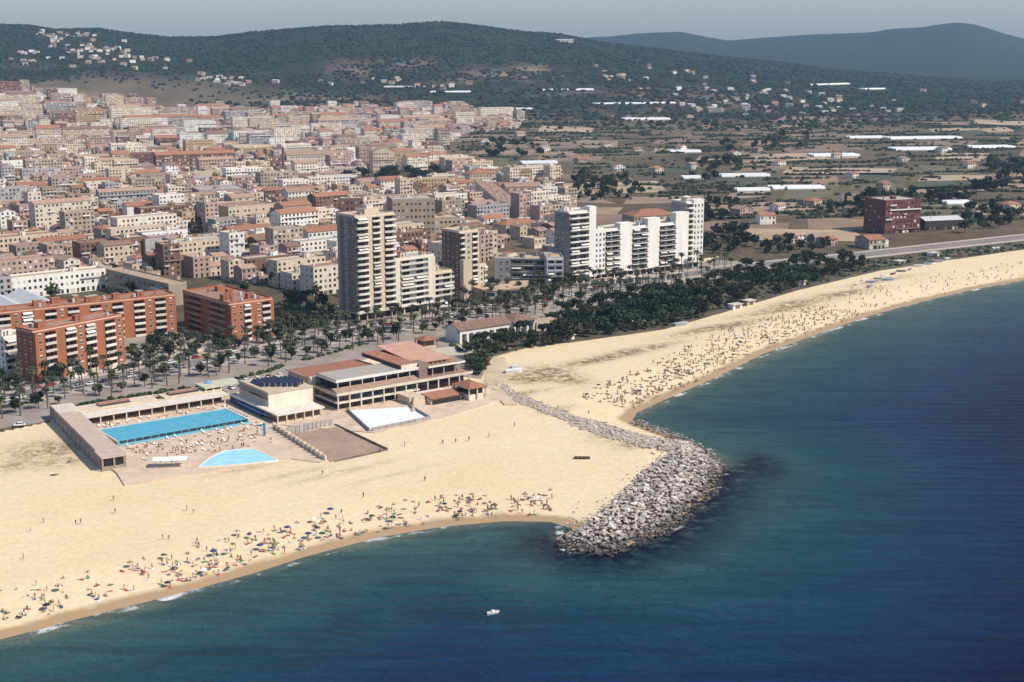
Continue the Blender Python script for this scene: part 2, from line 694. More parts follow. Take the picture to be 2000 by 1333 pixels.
def spots(X, Y, lst):
    out = np.zeros(X.shape)
    for x, y, rx, ry, w in lst:
        cx, cy, _ = gpt(x, y)
        out = np.maximum(out, w * np.exp(-(((X - cx) / rx) ** 2 + ((Y - cy) / ry) ** 2)))
    return np.clip(out, 0, 1)


n_w = fbm(XX / 260, YY / 420, 21, 4)
wood = np.clip(smooth((YY - 2350 - 700 * (n_w - 0.5)) / 500), 0, 1)
px_ = 1000 + FPX * S * 0.978
kl = smooth((640 - px_ + 240 * (n_w - .5)) / 260)
wood = wood * (1 - kl * (1 - smooth((YY - 2950) / 450)))
wood = np.maximum(wood, smooth((n_w - 0.60) / 0.1) * smooth((YY - 1500) / 500))
bare = spots(XX, YY, [(1000, 150, 95, 90, 1.2), (1040, 138, 50, 70, 1.2), (880, 160, 45, 60, 1.0), (790, 125, 70, 70, .9), (590, 192, 150, 90, 1.2), (690, 205, 160, 80, 1.1),
                      (150, 188, 200, 80, .9), (290, 205, 120, 60, .8), (690, 138, 60, 90, 0.9), (1420, 190, 110, 130, 0.8), (1500, 215, 90, 90, 0.8),
                      (1100, 180, 120, 70, 0.6), (60, 168, 160, 90, 0.6), (1270, 190, 90, 120, 0.7)])
ground = structure(link('ground', grid_mesh('ground', XX, YY, ZZ, M_LAND, attrs={'wood': wood, 'bare': bare})))

# the beach: fine sheet along the shoreline
bx = np.arange(-420, 560, 2.5)
by = np.arange(240, 1500, 2.5)
XX, YY = np.meshgrid(bx, by)
sd = shore_sd(XX, YY)
ZZ = np.where(sd > 0, np.minimum(sd * 0.085, 2.2 + 0.0 * sd), np.maximum(sd * 0.12, -3))
ZZ = ZZ + (fbm(XX / 9, YY / 9, 5, 3) - 0.5) * 0.35 * smooth(sd / 25) + (fbm(XX / 40, YY / 40, 8, 2) - 0.5) * 0.5 * smooth((sd - 10) / 40)
ZZ = np.where(sd > 14, np.minimum(ZZ, 2.28), ZZ)
keep = (sd[:-1, :-1] > -14) & (sd[:-1, :-1] < 175) & (sd[1:, 1:] > -14)
bpx = 1000 + FPX * XX / (YY * CP + (HCAM - GZ) * SP)
bpy_ = 666.5 - FPX * (YY * SP - (HCAM - GZ) * CP) / (YY * CP + (HCAM - GZ) * SP)
lim = np.interp(bpx, [1380, 1400, 1500, 1640, 1720, 1850, 2000, 2300], [0, 545, 531, 516, 507, 491, 474, 441])
keep &= (bpy_ > lim)[:-1, :-1]
wetv = np.clip(1.05 - sd / 9.0, 0, 1)


def scrub_map(X, Y, lst):
    out = np.zeros(X.shape)
    for x, y, rx, ry, w in lst:
        cx, cy = gp(x, y)
        a = math.radians(40)
        dx, dy = X - cx, Y - cy
        u, v = dx * math.cos(a) + dy * math.sin(a), -dx * math.sin(a) + dy * math.cos(a)
        out = np.maximum(out, w * np.exp(-((u / rx) ** 2 + (v / ry) ** 2)))
    return np.clip(out, 0, 1)


scr = scrub_map(XX, YY, [(90, 880, 14, 12, 1.0), (40, 905, 16, 8, 0.7), (120, 900, 10, 8, 0.8), (1060, 728, 13, 10, 1.4), (1095, 738, 9, 13, 1.3), (1030, 740, 10, 9, 1.3), (1180, 700, 30, 5, 1.3),
                         (1250, 683, 26, 5, 1.2), (1400, 640, 34, 6, 1.2), (1520, 605, 34, 6, 1.2), (1640, 575, 30, 6, 1.2), (1560, 592, 26, 8, 1.1), (1720, 548, 30, 5, .9), (1200, 850, 9, 7, 0.9), (1230, 870, 6, 5, 0.8),
                         (1020, 770, 14, 3.5, 0.9), (1090, 800, 10, 3, 0.7), (660, 925, 20, 2, 0.5), (580, 925, 16, 2, 0.5), (760, 930, 14, 1.5, 0.4), (480, 915, 14, 3, 0.5)])
beach = structure(link('beach', grid_mesh('beach', XX, YY, ZZ, M_SAND, keep, {'wet': wetv, 'scrub': scr})))

# the sea
sx_ = np.concatenate([[-3000, -1500, -800], np.arange(-500, 900, 5.0), [1100, 1500, 2500, 5000]])
sy_ = np.concatenate([[-600, -200, 0, 100], np.arange(180, 1500, 5.0), [1700, 2200, 3000, 5000]])
XX, YY = np.meshgrid(sx_, sy_)
sd = shore_sd(XX, YY)
dep = np.clip(-sd / 125.0, 0, 1)
RK = [gp(x, y, 0) for x, y in [(1075, 1060), (1130, 1085), (1200, 1090), (1310, 1052), (1405, 972), (1428, 925)]]
reef = np.clip(1.25 - poly_dist(XX, YY, np.array(RK)) / 15.0, 0, 1) * (sd < 2)
cx, cy = gp(1488, 912, 0)
reef = np.maximum(reef, 2.2 * np.exp(-(((XX - cx) / 5.5) ** 2 + ((YY - cy) / 13) ** 2)))
cx, cy = gp(1380, 985, 0)
reef = np.maximum(reef, 0.9 * np.exp(-(((XX - cx) / 14) ** 2 + ((YY - cy) / 13) ** 2)))
foam = np.clip(1 - np.abs(sd + 1.0) / 4.0, 0, 1)
sea = structure(link('sea', grid_mesh('sea', XX, YY, XX * 0, M_WATER, (sd[:-1, :-1] < 60) | (sd[1:, 1:] < 60), {'depth': dep, 'reef': np.clip(reef, 0, 1), 'foam': foam})))

# ================================================================== MATERIALS OF THE BUILDINGS
def P(name, r, g, b, **k):
    return mat(name, (r, g, b), **k)


CREAM = P('cream_render', .57, .46, .34, streak=True)
IVORY = P('ivory_render', .66, .58, .47, streak=True)
WHITE = P('white_render', .74, .70, .63, var=.12, streak=True)
PINK = P('pink_render', .41, .29, .235, streak=True)
OCHRE = P('ochre_render', .42, .30, .18, streak=True)
BEIGE = P('beige_render', .38, .305, .235, streak=True)
GREYW = P('grey_render', .36, .34, .33, streak=True)
BROWN = P('brown_brick', .20, .115, .08, streak=True)
BRICK = P('orange_brick', .36, .132, .064, var=.2, rand=.05, streak=True)
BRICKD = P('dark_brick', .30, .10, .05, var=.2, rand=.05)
TERRA = P('terracotta_tile', .33, .155, .095, var=.3, scale=.6, bump=.4)
TERRA2 = P('faded_tile', .36, .24, .17, var=.3, scale=.5, bump=.4)
TERRA3 = P('brown_tile', .21, .13, .095, var=.3, scale=.6, bump=.4)
TAN = P('tan_roof', .47, .34, .23, var=.2, scale=.25)
GRAVEL = P('gravel_roof', .40, .36, .30, var=.22, scale=.3)
REDTERR = P('red_terrace', .33, .195, .14, var=.25, scale=.3)
METALR = P('metal_roof', .50, .50, .50, var=.15, rough=.5)
CONC = P('concrete', .42, .38, .34, var=.2)
CONCL = P('pale_concrete', .60, .54, .46, var=.15)
GLASS = P('dark_glass', .018, .019, .024, rough=.15, var=.4, spec=.5, rand=.3)
GLASSB = P('blue_glass', .03, .045, .065, rough=.15, var=.4, spec=.5, rand=.3)
SHUT = P('shutter', .17, .11, .08, rand=.4)
SHUTL = P('pale_blind', .58, .54, .47, rand=.25)
FRAME = P('window_frame', .55, .50, .43)
BALC = P('balcony_parapet', .66, .61, .54, rand=.2, streak=True)
DARKM = P('dark_metal', .05, .05, .055, rough=.5)
STEEL = P('steel', .35, .35, .36, rough=.4, metal=.6)
BLUEP = P('blue_paint', .075, .19, .42, rough=.5)
NAVY = P('navy_paint', .03, .06, .16, rough=.5)
AWN = P('canvas_awning', .70, .66, .58, rand=.2)
REDP = P('red_paint', .40, .035, .03, rough=.5)

_cache = {}


def window_mesh(w, h, blind=0):
    k = ('w', round(w, 2), round(h, 2), blind)
    if k not in _cache:
        b = MB()
        b.box(-w / 2 - .12, -.07, -.12, w / 2 + .12, .03, h + .12, FRAME)
        b.box(-w / 2, -.10, 0, w / 2, -.075, h * (1 - blind), GLASS)
        if blind:
            b.box(-w / 2, -.12, h * (1 - blind), w / 2, -.075, h, SHUTL if blind < .9 else SHUT)
        b.box(-.04, -.115, 0, .04, -.101, h * (1 - blind), FRAME)
        b.box(-w / 2 - .2, -.22, -.2, w / 2 + .2, -.075, -.125, CONCL)
        _cache[k] = b.mesh('window')
    return _cache[k]


def balcony_mesh(w, proj, rec, m, style=0):
    k = ('b', round(w, 2), proj, rec, m.name, style)
    if k not in _cache:
        b = MB()
        b.box(0, -proj, 0, w, rec - .02, .2, CONCL)
        if style == 0:
            b.box(0, -proj, .203, w, -proj + .14, 1.15, m)
            b.box(0, -proj + .143, .203, .12, 0, 1.1, m)
            b.box(w - .12, -proj + .143, .203, w, 0, 1.1, m)
        elif style == 1:      # bowed parapet
            n = 7
            pts = [(w * i / n, -proj - .7 * math.sin(math.pi * i / n)) for i in range(n + 1)]
            poly = pts + [(p[0], p[1] + .16) for p in reversed(pts)]
            b.prism(poly, .02, 1.15, m)
            b.prism(pts + [(w, -proj + .16), (0, -proj + .16)], .003, .19, CONCL)
        else:                 # slab edge with a thin rail
            b.box(0, -proj, .203, w, -proj + .06, .95, DARKM)
            b.box(0, -proj - .03, .953, w, -proj + .1, 1.03, m)
            b.box(0, -proj - .05, -.25, w, -proj + .1, .19, m)
        _cache[k] = b.mesh('balcony')
    return _cache[k]


def door_mesh(w, h):
    k = ('d', round(w, 2), h)
    if k not in _cache:
        b = MB()
        b.box(-w / 2, -.05, 0, w / 2, .02, h, GLASS)
        b.box(-w / 2 - .1, -.07, h, w / 2 + .1, .02, h + .12, FRAME)
        b.box(-.05, -.075, 0, .05, -.052, h, FRAME)
        _cache[k] = b.mesh('glass_door')
    return _cache[k]


def frame_dirs(ang):
    a = math.radians(ang)
    return (math.cos(a), math.sin(a)), (-math.sin(a), math.cos(a))


def reach(org, d, xpx):
    """how far along direction d from org until photo column xpx is met (at ground level)"""
    k = (xpx - 1000) / FPX
    dep0 = org[1] * CP + (HCAM - GZ) * SP
    return (k * dep0 - org[0]) / (d[0] - k * d[1] * CP)


def roof_clutter(root, L, D, z, n, r, m=CREAM):
    for i in range(n):
        b = MB()
        kind = r.random()
        x, y = r.uniform(1.5, max(1.6, L - 4.5)), r.uniform(1.5, max(1.6, D - 4))
        if kind < .45:
            w, d, h = r.uniform(2.2, 4.2), r.uniform(2.2, 3.6), r.uniform(2, 2.9)
            w, d = min(w, L * .4), min(d, D * .4)
            b.box(x, y, z + .01, x + w, y + d, z + h, m, top=TERRA2)
            b.box(x - .15, y - .15, z + h + .004, x + w + .15, y + d + .15, z + h + .2, TERRA if r.random() < .5 else GRAVEL)
            b.box(x + w * .3, y - .05, z + .02, x + w * .3 + .9, y - .003, z + 2, SHUT)
            b.build('stair_housing', root)
        elif kind < .75:
            b.cyl(x, y, z + .4, z + 1.9, .75, METALR, 10)
            b.box(x - .6, y - .6, z + .01, x + .6, y + .6, z + .4, CONC)
            b.build('water_tank', root)
        else:
            b.box(x, y, z + .01, x + .7, y + .7, z + 1.5, m)
            b.box(x - .1, y - .1, z + 1.504, x + .8, y + .8, z + 1.65, TERRA)
            b.build('chimney', root)


def block(name, label, cat, org, ang, L, D, floors, fh, bays, wall=CREAM, rec=1.4, base_h=0.0, roofm=GRAVEL, proj=0.5, style=0, balm=None,
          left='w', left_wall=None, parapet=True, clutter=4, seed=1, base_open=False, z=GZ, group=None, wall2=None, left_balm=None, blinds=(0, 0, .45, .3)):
    """slab building: front along local x facing -y; bays = (kind, width, extra floors): p solid pier, w wall with windows, b balconies"""
    r = random.Random(seed)
    root = thing(name, label, cat, (org[0], org[1], z), math.radians(ang), group)
    balm = balm or BALC
    wall2 = wall2 or wall
    tot = sum(b[1] for b in bays)
    sc = L / tot
    H = base_h + floors * fh
    b = MB()
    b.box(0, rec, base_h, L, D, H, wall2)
    if base_h:
        if base_open:
            b.box(1.5, 2.5, -1, L - 1.5, D - 1, base_h - .45, GLASS)
            x = 0.6
            while x < L:
                b.box(x - .35, .5, -1, x + .35, 1.2, base_h - .45, wall)
                x += 5.2
        else:
            b.box(.05, .15, -1, L - .05, D - .05, base_h - .45, wall2)
        b.box(-.5, -1.0, base_h - .45, L + .3, D + .3, base_h - .003, CONCL)
    else:
        b.box(.01, rec + .01, -1.5, L - .01, D - .01, -.001, wall2)
    x = 0.0
    for bay in bays:
        kind, w = bay[0], bay[1] * sc
        ex = bay[2] if len(bay) > 2 else 0
        Hb = H + ex * fh
        if kind in 'pw':
            m = bay[3] if len(bay) > 3 else wall
            b.box(x, 0, base_h, x + w, rec - .002, Hb, m)
            if ex > 0:
                b.box(x, rec - .002, H + .36, x + w, rec + min(4, D * .3), Hb, m)
            if base_h == 0:
                b.box(x + .01, .01, -1.5, x + w - .01, rec - .003, -.001, m)
        else:
            for k in range(floors + 1):
                zz = base_h + k * fh
                if 0 < k < floors or (k == 0 and base_h):
                    pass
            b.box(x, 0, H - .5, x + w, rec - .002, H, wall)
        x += w
    b.build('wall', root)
    x = 0.0
    nb = 0
    for bay in bays:
        kind, w = bay[0], bay[1] * sc
        if kind == 'w':
            n = max(1, int(w / 2.7))
            for k in range(floors):
                for i in range(n):
                    link('window', window_mesh(1.15, 1.45, r.choice(blinds)), root, (x + w * (i + .5) / n, 0, base_h + k * fh + .95))
        elif kind == 'b':
            n = max(1, int(round(w / 7)))
            for k in range(floors):
                zz = base_h + k * fh + (.0 if k or base_h else .25)
                for i in range(n):
                    ww = w / n
                    bal_o = link('balcony', balcony_mesh(ww - .1, proj, rec, balm, style), root, (x + ww * i + .05, 0, zz))
                    link('glass_door', door_mesh(min(ww * .72, 4.5), 2.15), root, (x + ww * (i + .5), rec, zz + .21))
                    nb += 1
                    if r.random() < .16:
                        a = MB()
                        a.face([(0, -proj - .7, 1.75), (ww * .8, -proj - .7, 1.75), (ww * .8, .1, 2.6), (0, .1, 2.6)], AWN)
                        a.face([(0, .1, 2.57), (ww * .8, .1, 2.57), (ww * .8, -proj - .7, 1.72), (0, -proj - .7, 1.72)], AWN)
                        a.build('awning', bal_o).location = (ww * .1 - .05, 0, 0)
        x += w
    if left == 'w':
        n = max(1, int(D / 3.6))
        for k in range(floors):
            for i in range(n):
                o = link('window', window_mesh(1.1, 1.4, r.choice(blinds)), root, (0, rec + (D - rec) * (i + .5) / n, base_h + k * fh + .95), -math.pi / 2)
    elif left == 'b':
        n = 2
        for k in range(floors):
            for i in range(n):
                ww = (D - rec) * .36
                link('balcony', balcony_mesh(ww, .8, .1, left_balm or balm, 0), root, (0, rec + (D - rec) * (.08 + .5 * i) + ww, base_h + k * fh), -math.pi / 2)
                link('glass_door', door_mesh(ww * .7, 2.15), root, (0, rec + (D - rec) * (.08 + .5 * i) + ww / 2, base_h + k * fh + .21), -math.pi / 2)
    rb = MB()
    rb.box(-.2, rec + .002, H + .003, L + .2, D + .2, H + .35, CONCL, top=roofm)
    roof_o = rb.build('roof', root)
    if parapet:
        pb = MB()
        t = .25
        pb.box(-.18, rec + .02, H + .353, L + .18, rec + .02 + t, H + 1.15, wall)
        pb.box(-.18, D + .18 - t, H + .353, L + .18, D + .18, H + 1.15, wall)
        pb.box(-.18, rec + .022 + t, H + .353, -.18 + t, D + .178 - t, H + 1.15, wall)
        pb.box(L + .18 - t, rec + .022 + t, H + .353, L + .18, D + .178 - t, H + 1.15, wall)
        pb.build('parapet', root)
    roof_clutter(roof_o, L, D, H + .35, clutter, r, wall)
    return root


def place(px, ang, xr, xl, ytop, zb=GZ):
    """front-left corner from its photo pixel on the ground, length and depth from the columns where the block ends, height from its top row"""
    org = gp(px[0], px[1], zb)
    u, v = frame_dirs(ang)
    return org, reach(org, u, xr), (reach(org, v, xl) if xl is not None else None), height_at(org, ytop) - zb


# ------------------------------------------------------------------ brick apartment complex
def pier_bays(n, wb=2.9, wp=3.0, win=True):
    out = []
    for i in range(n):
        out += [('w' if (win and i % 2 == 0) else 'p', wp), ('b', wb)]
    return out + [('w' if win else 'p', wp)]


org, L, D, H = place((75, 749), 54, 246, None, 651)
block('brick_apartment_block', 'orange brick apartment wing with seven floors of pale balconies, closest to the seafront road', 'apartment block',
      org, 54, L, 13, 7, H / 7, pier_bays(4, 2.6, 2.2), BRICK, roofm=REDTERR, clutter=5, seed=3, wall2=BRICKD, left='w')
o2 = gp(-30, 617, 20.5)
u2, v2 = frame_dirs(34.6)
L2 = reach(o2, u2, 346) * 1.0
L2 = math.dist(o2, gp(343, 578, 20.5))
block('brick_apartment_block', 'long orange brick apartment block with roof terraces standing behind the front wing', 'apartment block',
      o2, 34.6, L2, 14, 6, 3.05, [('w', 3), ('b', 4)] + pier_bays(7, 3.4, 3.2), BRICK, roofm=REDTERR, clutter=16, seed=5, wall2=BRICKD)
o3 = gp(451, 597, 20.2)
L3 = math.dist(o3, gp(536, 586, 20.2))
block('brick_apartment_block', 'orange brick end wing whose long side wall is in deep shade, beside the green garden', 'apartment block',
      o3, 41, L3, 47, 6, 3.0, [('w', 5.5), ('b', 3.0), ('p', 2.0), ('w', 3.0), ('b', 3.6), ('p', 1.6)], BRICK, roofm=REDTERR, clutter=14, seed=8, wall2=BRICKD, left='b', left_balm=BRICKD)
org, L, D, H = place((16, 728), 50, 70, None, 664)
block('apartment_block', 'narrow white apartment block with stacked balconies wedged against the orange brick wing', 'apartment block',
      org, 50, L, 12, 5, H / 5, [('b', 4), ('p', 1.2), ('b', 5)], WHITE, roofm=GRAVEL, clutter=2, seed=9)

# ------------------------------------------------------------------ the tower and its neighbours
org, L, D, H = place((701, 630), 42, 776, 664, 426)
TO, TL = org, L
u42, v42 = frame_dirs(42)
t1 = block('apartment_tower', 'tall cream apartment tower of sixteen floors with wavy balconies and a shaded side wall', 'apartment tower',
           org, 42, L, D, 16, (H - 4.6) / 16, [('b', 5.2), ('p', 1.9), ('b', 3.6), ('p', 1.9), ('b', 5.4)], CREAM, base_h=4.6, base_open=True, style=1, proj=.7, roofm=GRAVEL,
           clutter=3, seed=11, wall2=P('shaded_cladding', .22, .175, .15, streak=True), left='w')  # cladding colour darkened to paint in the shade of the unlit side
b = MB()
b.box(8, 4, H + .36, 17, 11, H + 3.4, CREAM, top=GRAVEL)
b.box(10, 5, H + 3.41, 14, 9, H + 5.2, IVORY, top=TERRA2)
b.build('penthouse', t1)
b = MB()
for i in range(16):
    zz = 4.6 + i * (H - 4.6) / 16
    b.box(-.55, D * .45, zz + .02, -.003, D * .62, zz + 2.6, GREYW)
b.box(-.35, D * .86, 4.6, -.003, D, H, GREYW)
b.build('stair_strip', t1)
o = (org[0] + L * u42[0] + v42[0] * .8, org[1] + L * u42[1] + v42[1] * .8)
Ls = reach(o, u42, 851)
Hs = height_at(o, 510) - GZ
block('apartment_block', 'cream nine floor slab with white balconies built onto the tall tower', 'apartment block', o, 42, Ls, 14, 8, (Hs - 4.6) / 8,
      [('p', 2.0), ('b', 6), ('b', 6), ('p', 1.6), ('p', 1.4)], IVORY, base_h=4.6, base_open=True, style=0, proj=.7, roofm=GRAVEL, clutter=4, seed=12)
o = (o[0] + Ls * u42[0] + v42[0] * 3, o[1] + Ls * u42[1] + v42[1] * 3)
L = reach(o, u42, 886)
block('apartment_block', 'low cream block of stepped balconies squeezed between the white slab and the twin pier tower', 'apartment block', o, 42, L, 12, 6, 3.1,
      [('b', 5), ('b', 5)], CREAM, style=0, roofm=GRAVEL, clutter=2, seed=13, proj=1.0)
org, L, D, H = place((901, 590), 42, 937, 864, 456)
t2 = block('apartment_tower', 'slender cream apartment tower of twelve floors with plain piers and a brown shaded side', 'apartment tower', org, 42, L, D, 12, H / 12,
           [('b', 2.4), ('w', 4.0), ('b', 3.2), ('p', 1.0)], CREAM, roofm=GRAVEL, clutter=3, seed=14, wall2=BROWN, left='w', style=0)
b = MB()
b.box(-.8, -3.0, -1, 5.5, -.003, H * .62, CREAM, top=GRAVEL)
b.build('stair_tower', t2)
o = (org[0] + L * u42[0], org[1] + L * u42[1])
block('apartment_block', 'narrow pale block five floors high leaning on the slender tower', 'apartment block', o, 42, 5.5, 12, 6, 3.1, [('w', 3), ('b', 2.4)], CREAM, seed=15, clutter=1)

# courtyard office building and the curved low building before it
oo = gp(966, 556)
ua, va = frame_dirs(-6)
Lo = reach(oo, ua, 1066)
ob = block('office_building', 'grey courtyard office building with a ribbon of dark glazing under a wide flat roof', 'office building', oo, -6, Lo, 20, 4, 3.9,
           [('p', 2.5), ('w', 7), ('b', 7), ('b', 7), ('b', 7)], GREYW, roofm=TAN, clutter=3, seed=21, rec=2.2, proj=0.0, style=2, left='p', parapet=False)
b = MB()
b.cyl(7, 8, 16, 17.6, 4.6, IVORY, 20)
b.cyl(7, 8, 17.61, 17.9, 3.6, TERRA, 20)
b.build('rooftop_drum', ob)
ow = gp(1068, 566)
block('office_building', 'pale grey end wing of the office building with four rows of strip windows', 'office building', ow, 4, reach(ow, frame_dirs(4)[0], 1100), 22, 5, 3.5,
      [('p', .6), ('b', 4.6), ('p', .5), ('b', 4.6), ('p', .6)], P('cool_grey', .46, .46, .47), roofm=TAN, seed=22, clutter=2, proj=0.0, style=0, balm=P('cool_grey', 0, 0, 0), parapet=True)
cb = thing('curved_building', 'low two storey building with a curved front and a sandy flat roof beneath the office', 'building', gp(948, 596) + (GZ,), math.radians(30))
pts = [(0, 0), (6, -1.2), (13, -1.0), (20, .6), (27, 4), (33, 9.5), (36, 16), (24, 20), (0, 16)]
b = MB()
b.prism(pts, -1, 7.4, BEIGE, top=TAN)
b.build('wall', cb)
b = MB()
b.prism([(p[0] * 1.02 - .3, p[1] * 1.03 - .3) for p in pts], 7.41, 8.1, TAN)
b.build('roof', cb)
for (a0, a1), zz in [(i, z_) for i in zip(pts[:6], pts[1:7]) for z_ in (.8, 4.3)]:
    dx, dy = a1[0] - a0[0], a1[1] - a0[1]
    l = math.hypot(dx, dy)
    b = MB()
    b.box(.8, -.14, 0, l - .8, -.02, 2.2, GLASSB)
    b.box(.6, -.2, -.2, l - .6, -.03, -.01, IVORY)
    link('window', b.mesh('window'), cb, (a0[0], a0[1], zz), math.atan2(dy, dx))

# ------------------------------------------------------------------ long white block with pylons
wo = gp(1113, 556)
WANG = 36.5
uw, vw = frame_dirs(WANG)
cuts = [1113, 1150, 1163, 1184, 1212, 1236, 1266, 1289, 1320, 1345, 1356, 1376]
xs = [reach(wo, uw, c) for c in cuts]
kinds = [('b', 1), ('p', 1), ('w', -1), ('b', -2), ('p', -.4), ('b', -1.6), ('p', 0), ('b', -1.4), ('p', 0.4), ('b', 0), ('w', 3)]
HW = height_at(wo, 418) - GZ
wb = [(k, xs[i + 1] - xs[i], max(0, e)) for i, (k, e) in enumerate(kinds)]
tw1 = block('white_apartment_block', 'white apartment block with railed balconies, one pylon and a shaded end wall beside the office', 'apartment block', wo, WANG, xs[2], 15, 11, HW / 12,
            [('b', xs[1]), ('p', xs[2] - xs[1], .9, WHITE)], WHITE, base_h=HW / 12, base_open=True, style=1, proj=.9, roofm=GRAVEL, clutter=3, seed=31, wall2=P('shaded_grey', .22, .21, .22), balm=WHITE)  # end wall grey lowered so its colour carries the shade
o = (wo[0] + uw[0] * xs[2] + vw[0], wo[1] + uw[1] * xs[2] + vw[1])
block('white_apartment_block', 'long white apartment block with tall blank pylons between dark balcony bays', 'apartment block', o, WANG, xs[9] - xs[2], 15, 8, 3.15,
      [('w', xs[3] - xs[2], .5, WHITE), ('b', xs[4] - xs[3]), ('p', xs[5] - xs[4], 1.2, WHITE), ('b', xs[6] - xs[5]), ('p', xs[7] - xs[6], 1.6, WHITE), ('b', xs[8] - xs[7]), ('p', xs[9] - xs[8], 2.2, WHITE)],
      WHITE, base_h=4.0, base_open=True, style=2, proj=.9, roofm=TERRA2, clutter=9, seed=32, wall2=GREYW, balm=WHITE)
o = (wo[0] + uw[0] * xs[9] + vw[0] * 2, wo[1] + uw[1] * xs[9] + vw[1] * 2)
HT = height_at(o, 398) - GZ
tw3 = block('white_apartment_tower', 'narrow white apartment tower with a tall slim pylon at the end of the white block', 'apartment tower', o, WANG, xs[11] - xs[9], 15, 11, (HT - 4) / 11,
            [('b', xs[10] - xs[9]), ('w', xs[11] - xs[10], .6, WHITE)], WHITE, base_h=4.0, base_open=True, style=1, proj=.9, roofm=GRAVEL, clutter=2, seed=33, wall2=GREYW, balm=WHITE)
b = MB()
b.cyl(4, 6, HT + .3, HT + 3.4, 2.2, IVORY, 14)
b.cyl(4, 6, HT + 3.41, HT + 4.0, 2.7, WHITE, 14, 1.2)
b.build('roof_tank', tw3)
b = MB()
b.cyl(8, 8, HT + .3, HT + 9, .12, DARKM, 6)
b.box(6.8, 7.95, HT + 7.5, 9.2, 8.05, HT + 7.6, DARKM)
b.build('antenna', tw3)
for kk, (pxx, pyy) in enumerate([(1165, 562), (1215, 556), (1300, 548)]):
    q = gp(pxx, pyy)
    t = thing('terrace_arcade', 'low white arcade with openings at the foot of the white block' if kk < 2 else 'low white arcade at the foot of the block near the slim pylon', 'arcade',
              (q[0], q[1], GZ), math.radians(WANG), 'arcades under the white block')
    b = MB()
    b.box(0, 0, -1, .5, 5, 3.4, WHITE); b.box(4.4, 0, -1, 5, 5, 3.4, WHITE); b.box(9.3, 0, -1, 9.8, 5, 3.4, WHITE); b.box(14, 0, -1, 14.5, 5, 3.4, WHITE)
    b.box(.5, 4, -1, 14, 4.6, 3.4, GREYW)
    b.build('pillar_wall', t)
    b = MB()
    b.box(-.4, -.4, 3.41, 15, 5.4, 4.1, WHITE, top=TAN)
    b.build('roof', t)

# ================================================================== PAVED GROUND
ASPH = P('asphalt', .22, .19, .165, var=.22, scale=.15, rand=0)
PAVE = P('esplanade_paving', .31, .26, .215, var=.3, scale=.09, rand=0)
EARTH = P('park_earth', .115, .092, .062, var=.45, scale=.12, rand=0)
LAWN = P('lawn_green', .045, .068, .028, var=.4, scale=.2, rand=0)
DECK = P('pool_deck_paving', .60, .46, .34, var=.22, scale=.18, rand=0)
DUST = P('dusty_path', .56, .44, .29, var=.2, scale=.12, rand=0)
LINE = P('road_paint', .62, .60, .55)


def sheet(name, pts_px, z, m, world_pts=None):
    b = MB()
    pts = world_pts or [gp(x, y, z) for x, y in pts_px]
    ar = sum(p[0] * q[1] - q[0] * p[1] for p, q in zip(pts, pts[1:] + pts[:1]))
    if ar < 0:
        pts = pts[::-1]
    b.prism(pts, z - .6, z, m)
    return structure(b.build(name))


def strip(name, px_line, w, z, m, off=0.0):
    P2 = [np.array(gp(x, y, z)) for x, y in px_line]
    Lf, Rt = [], []
    for i, p in enumerate(P2):
        d = P2[min(i + 1, len(P2) - 1)] - P2[max(i - 1, 0)]
        d = d / np.hypot(*d)
        n = np.array((-d[1], d[0]))
        Lf.append(p + n * (off + w / 2))
        Rt.append(p + n * (off - w / 2))
    b = MB()
    for i in range(len(P2) - 1):
        a, c, e, g = Rt[i], Rt[i + 1], Lf[i + 1], Lf[i]
        b.face([(a[0], a[1], z), (c[0], c[1], z), (e[0], e[1], z), (g[0], g[1], z)], m)
        for p, q in ((a, c), (e, g)):
            b.face([(p[0], p[1], z - .4), (q[0], q[1], z - .4), (q[0], q[1], z), (p[0], p[1], z)], m)
    return structure(b.build(name))


EDGE = [(-500, 905), (0, 836), (95, 822), (130, 800), (300, 785), (420, 768), (470, 765), (590, 735), (720, 700), (880, 690), (905, 735), (940, 740), (960, 700), (1040, 674), (1120, 664),
        (1200, 650), (1300, 636), (1370, 614), (1450, 588)]
BACK = [(1470, 512), (1400, 508), (1100, 540), (850, 570), (640, 600), (536, 640), (340, 640), (100, 690), (-500, 800)]
sheet('esplanade', EDGE + BACK, 2.42, PAVE)
BLVD = [(-500, 878), (-100, 800), (200, 742), (400, 705), (560, 676), (720, 646), (900, 614), (1100, 577), (1250, 551), (1400, 527), (1550, 511), (1700, 496), (1850, 479), (2000, 463), (2400, 424)]
strip('boulevard_road', BLVD, 13, 2.47, ASPH)
strip('boulevard_footway', BLVD, 4, 2.58, P('footway', .43, .37, .31, rand=0), 9.5)
strip('boulevard_footway', BLVD, 5, 2.58, P('footway', 0, 0, 0), -10)
# lane dashes, each its own short painted strip joined as one marking
b = MB()
Q = [np.array(gp(x, y, 2.48)) for x, y in BLVD[1:14]]
for p, q in zip(Q[:-1], Q[1:]):
    d = q - p
    n = np.hypot(*d)
    d = d / n
    w = np.array((-d[1], d[0])) * .12
    for s in np.arange(0, n, 7):
        a, c = p + d * s, p + d * (s + 3)
        b.face([(*(a - w), 2.478), (*(c - w), 2.478), (*(c + w), 2.478), (*(a + w), 2.478)], LINE)
structure(b.build('lane_marking'))
sheet('park_ground', [(905, 668), (1010, 648), (1100, 622), (1250, 585), (1400, 545), (1500, 530), (1640, 515), (1720, 506), (1850, 490), (2000, 473), (2300, 440), (2300, 452), (2000, 487), (1850, 508), (1720, 528), (1560, 566), (1480, 590), (1370, 622), (1300, 642), (1120, 668), (1040, 676), (962, 696), (935, 735), (908, 728)], 2.55, EARTH)
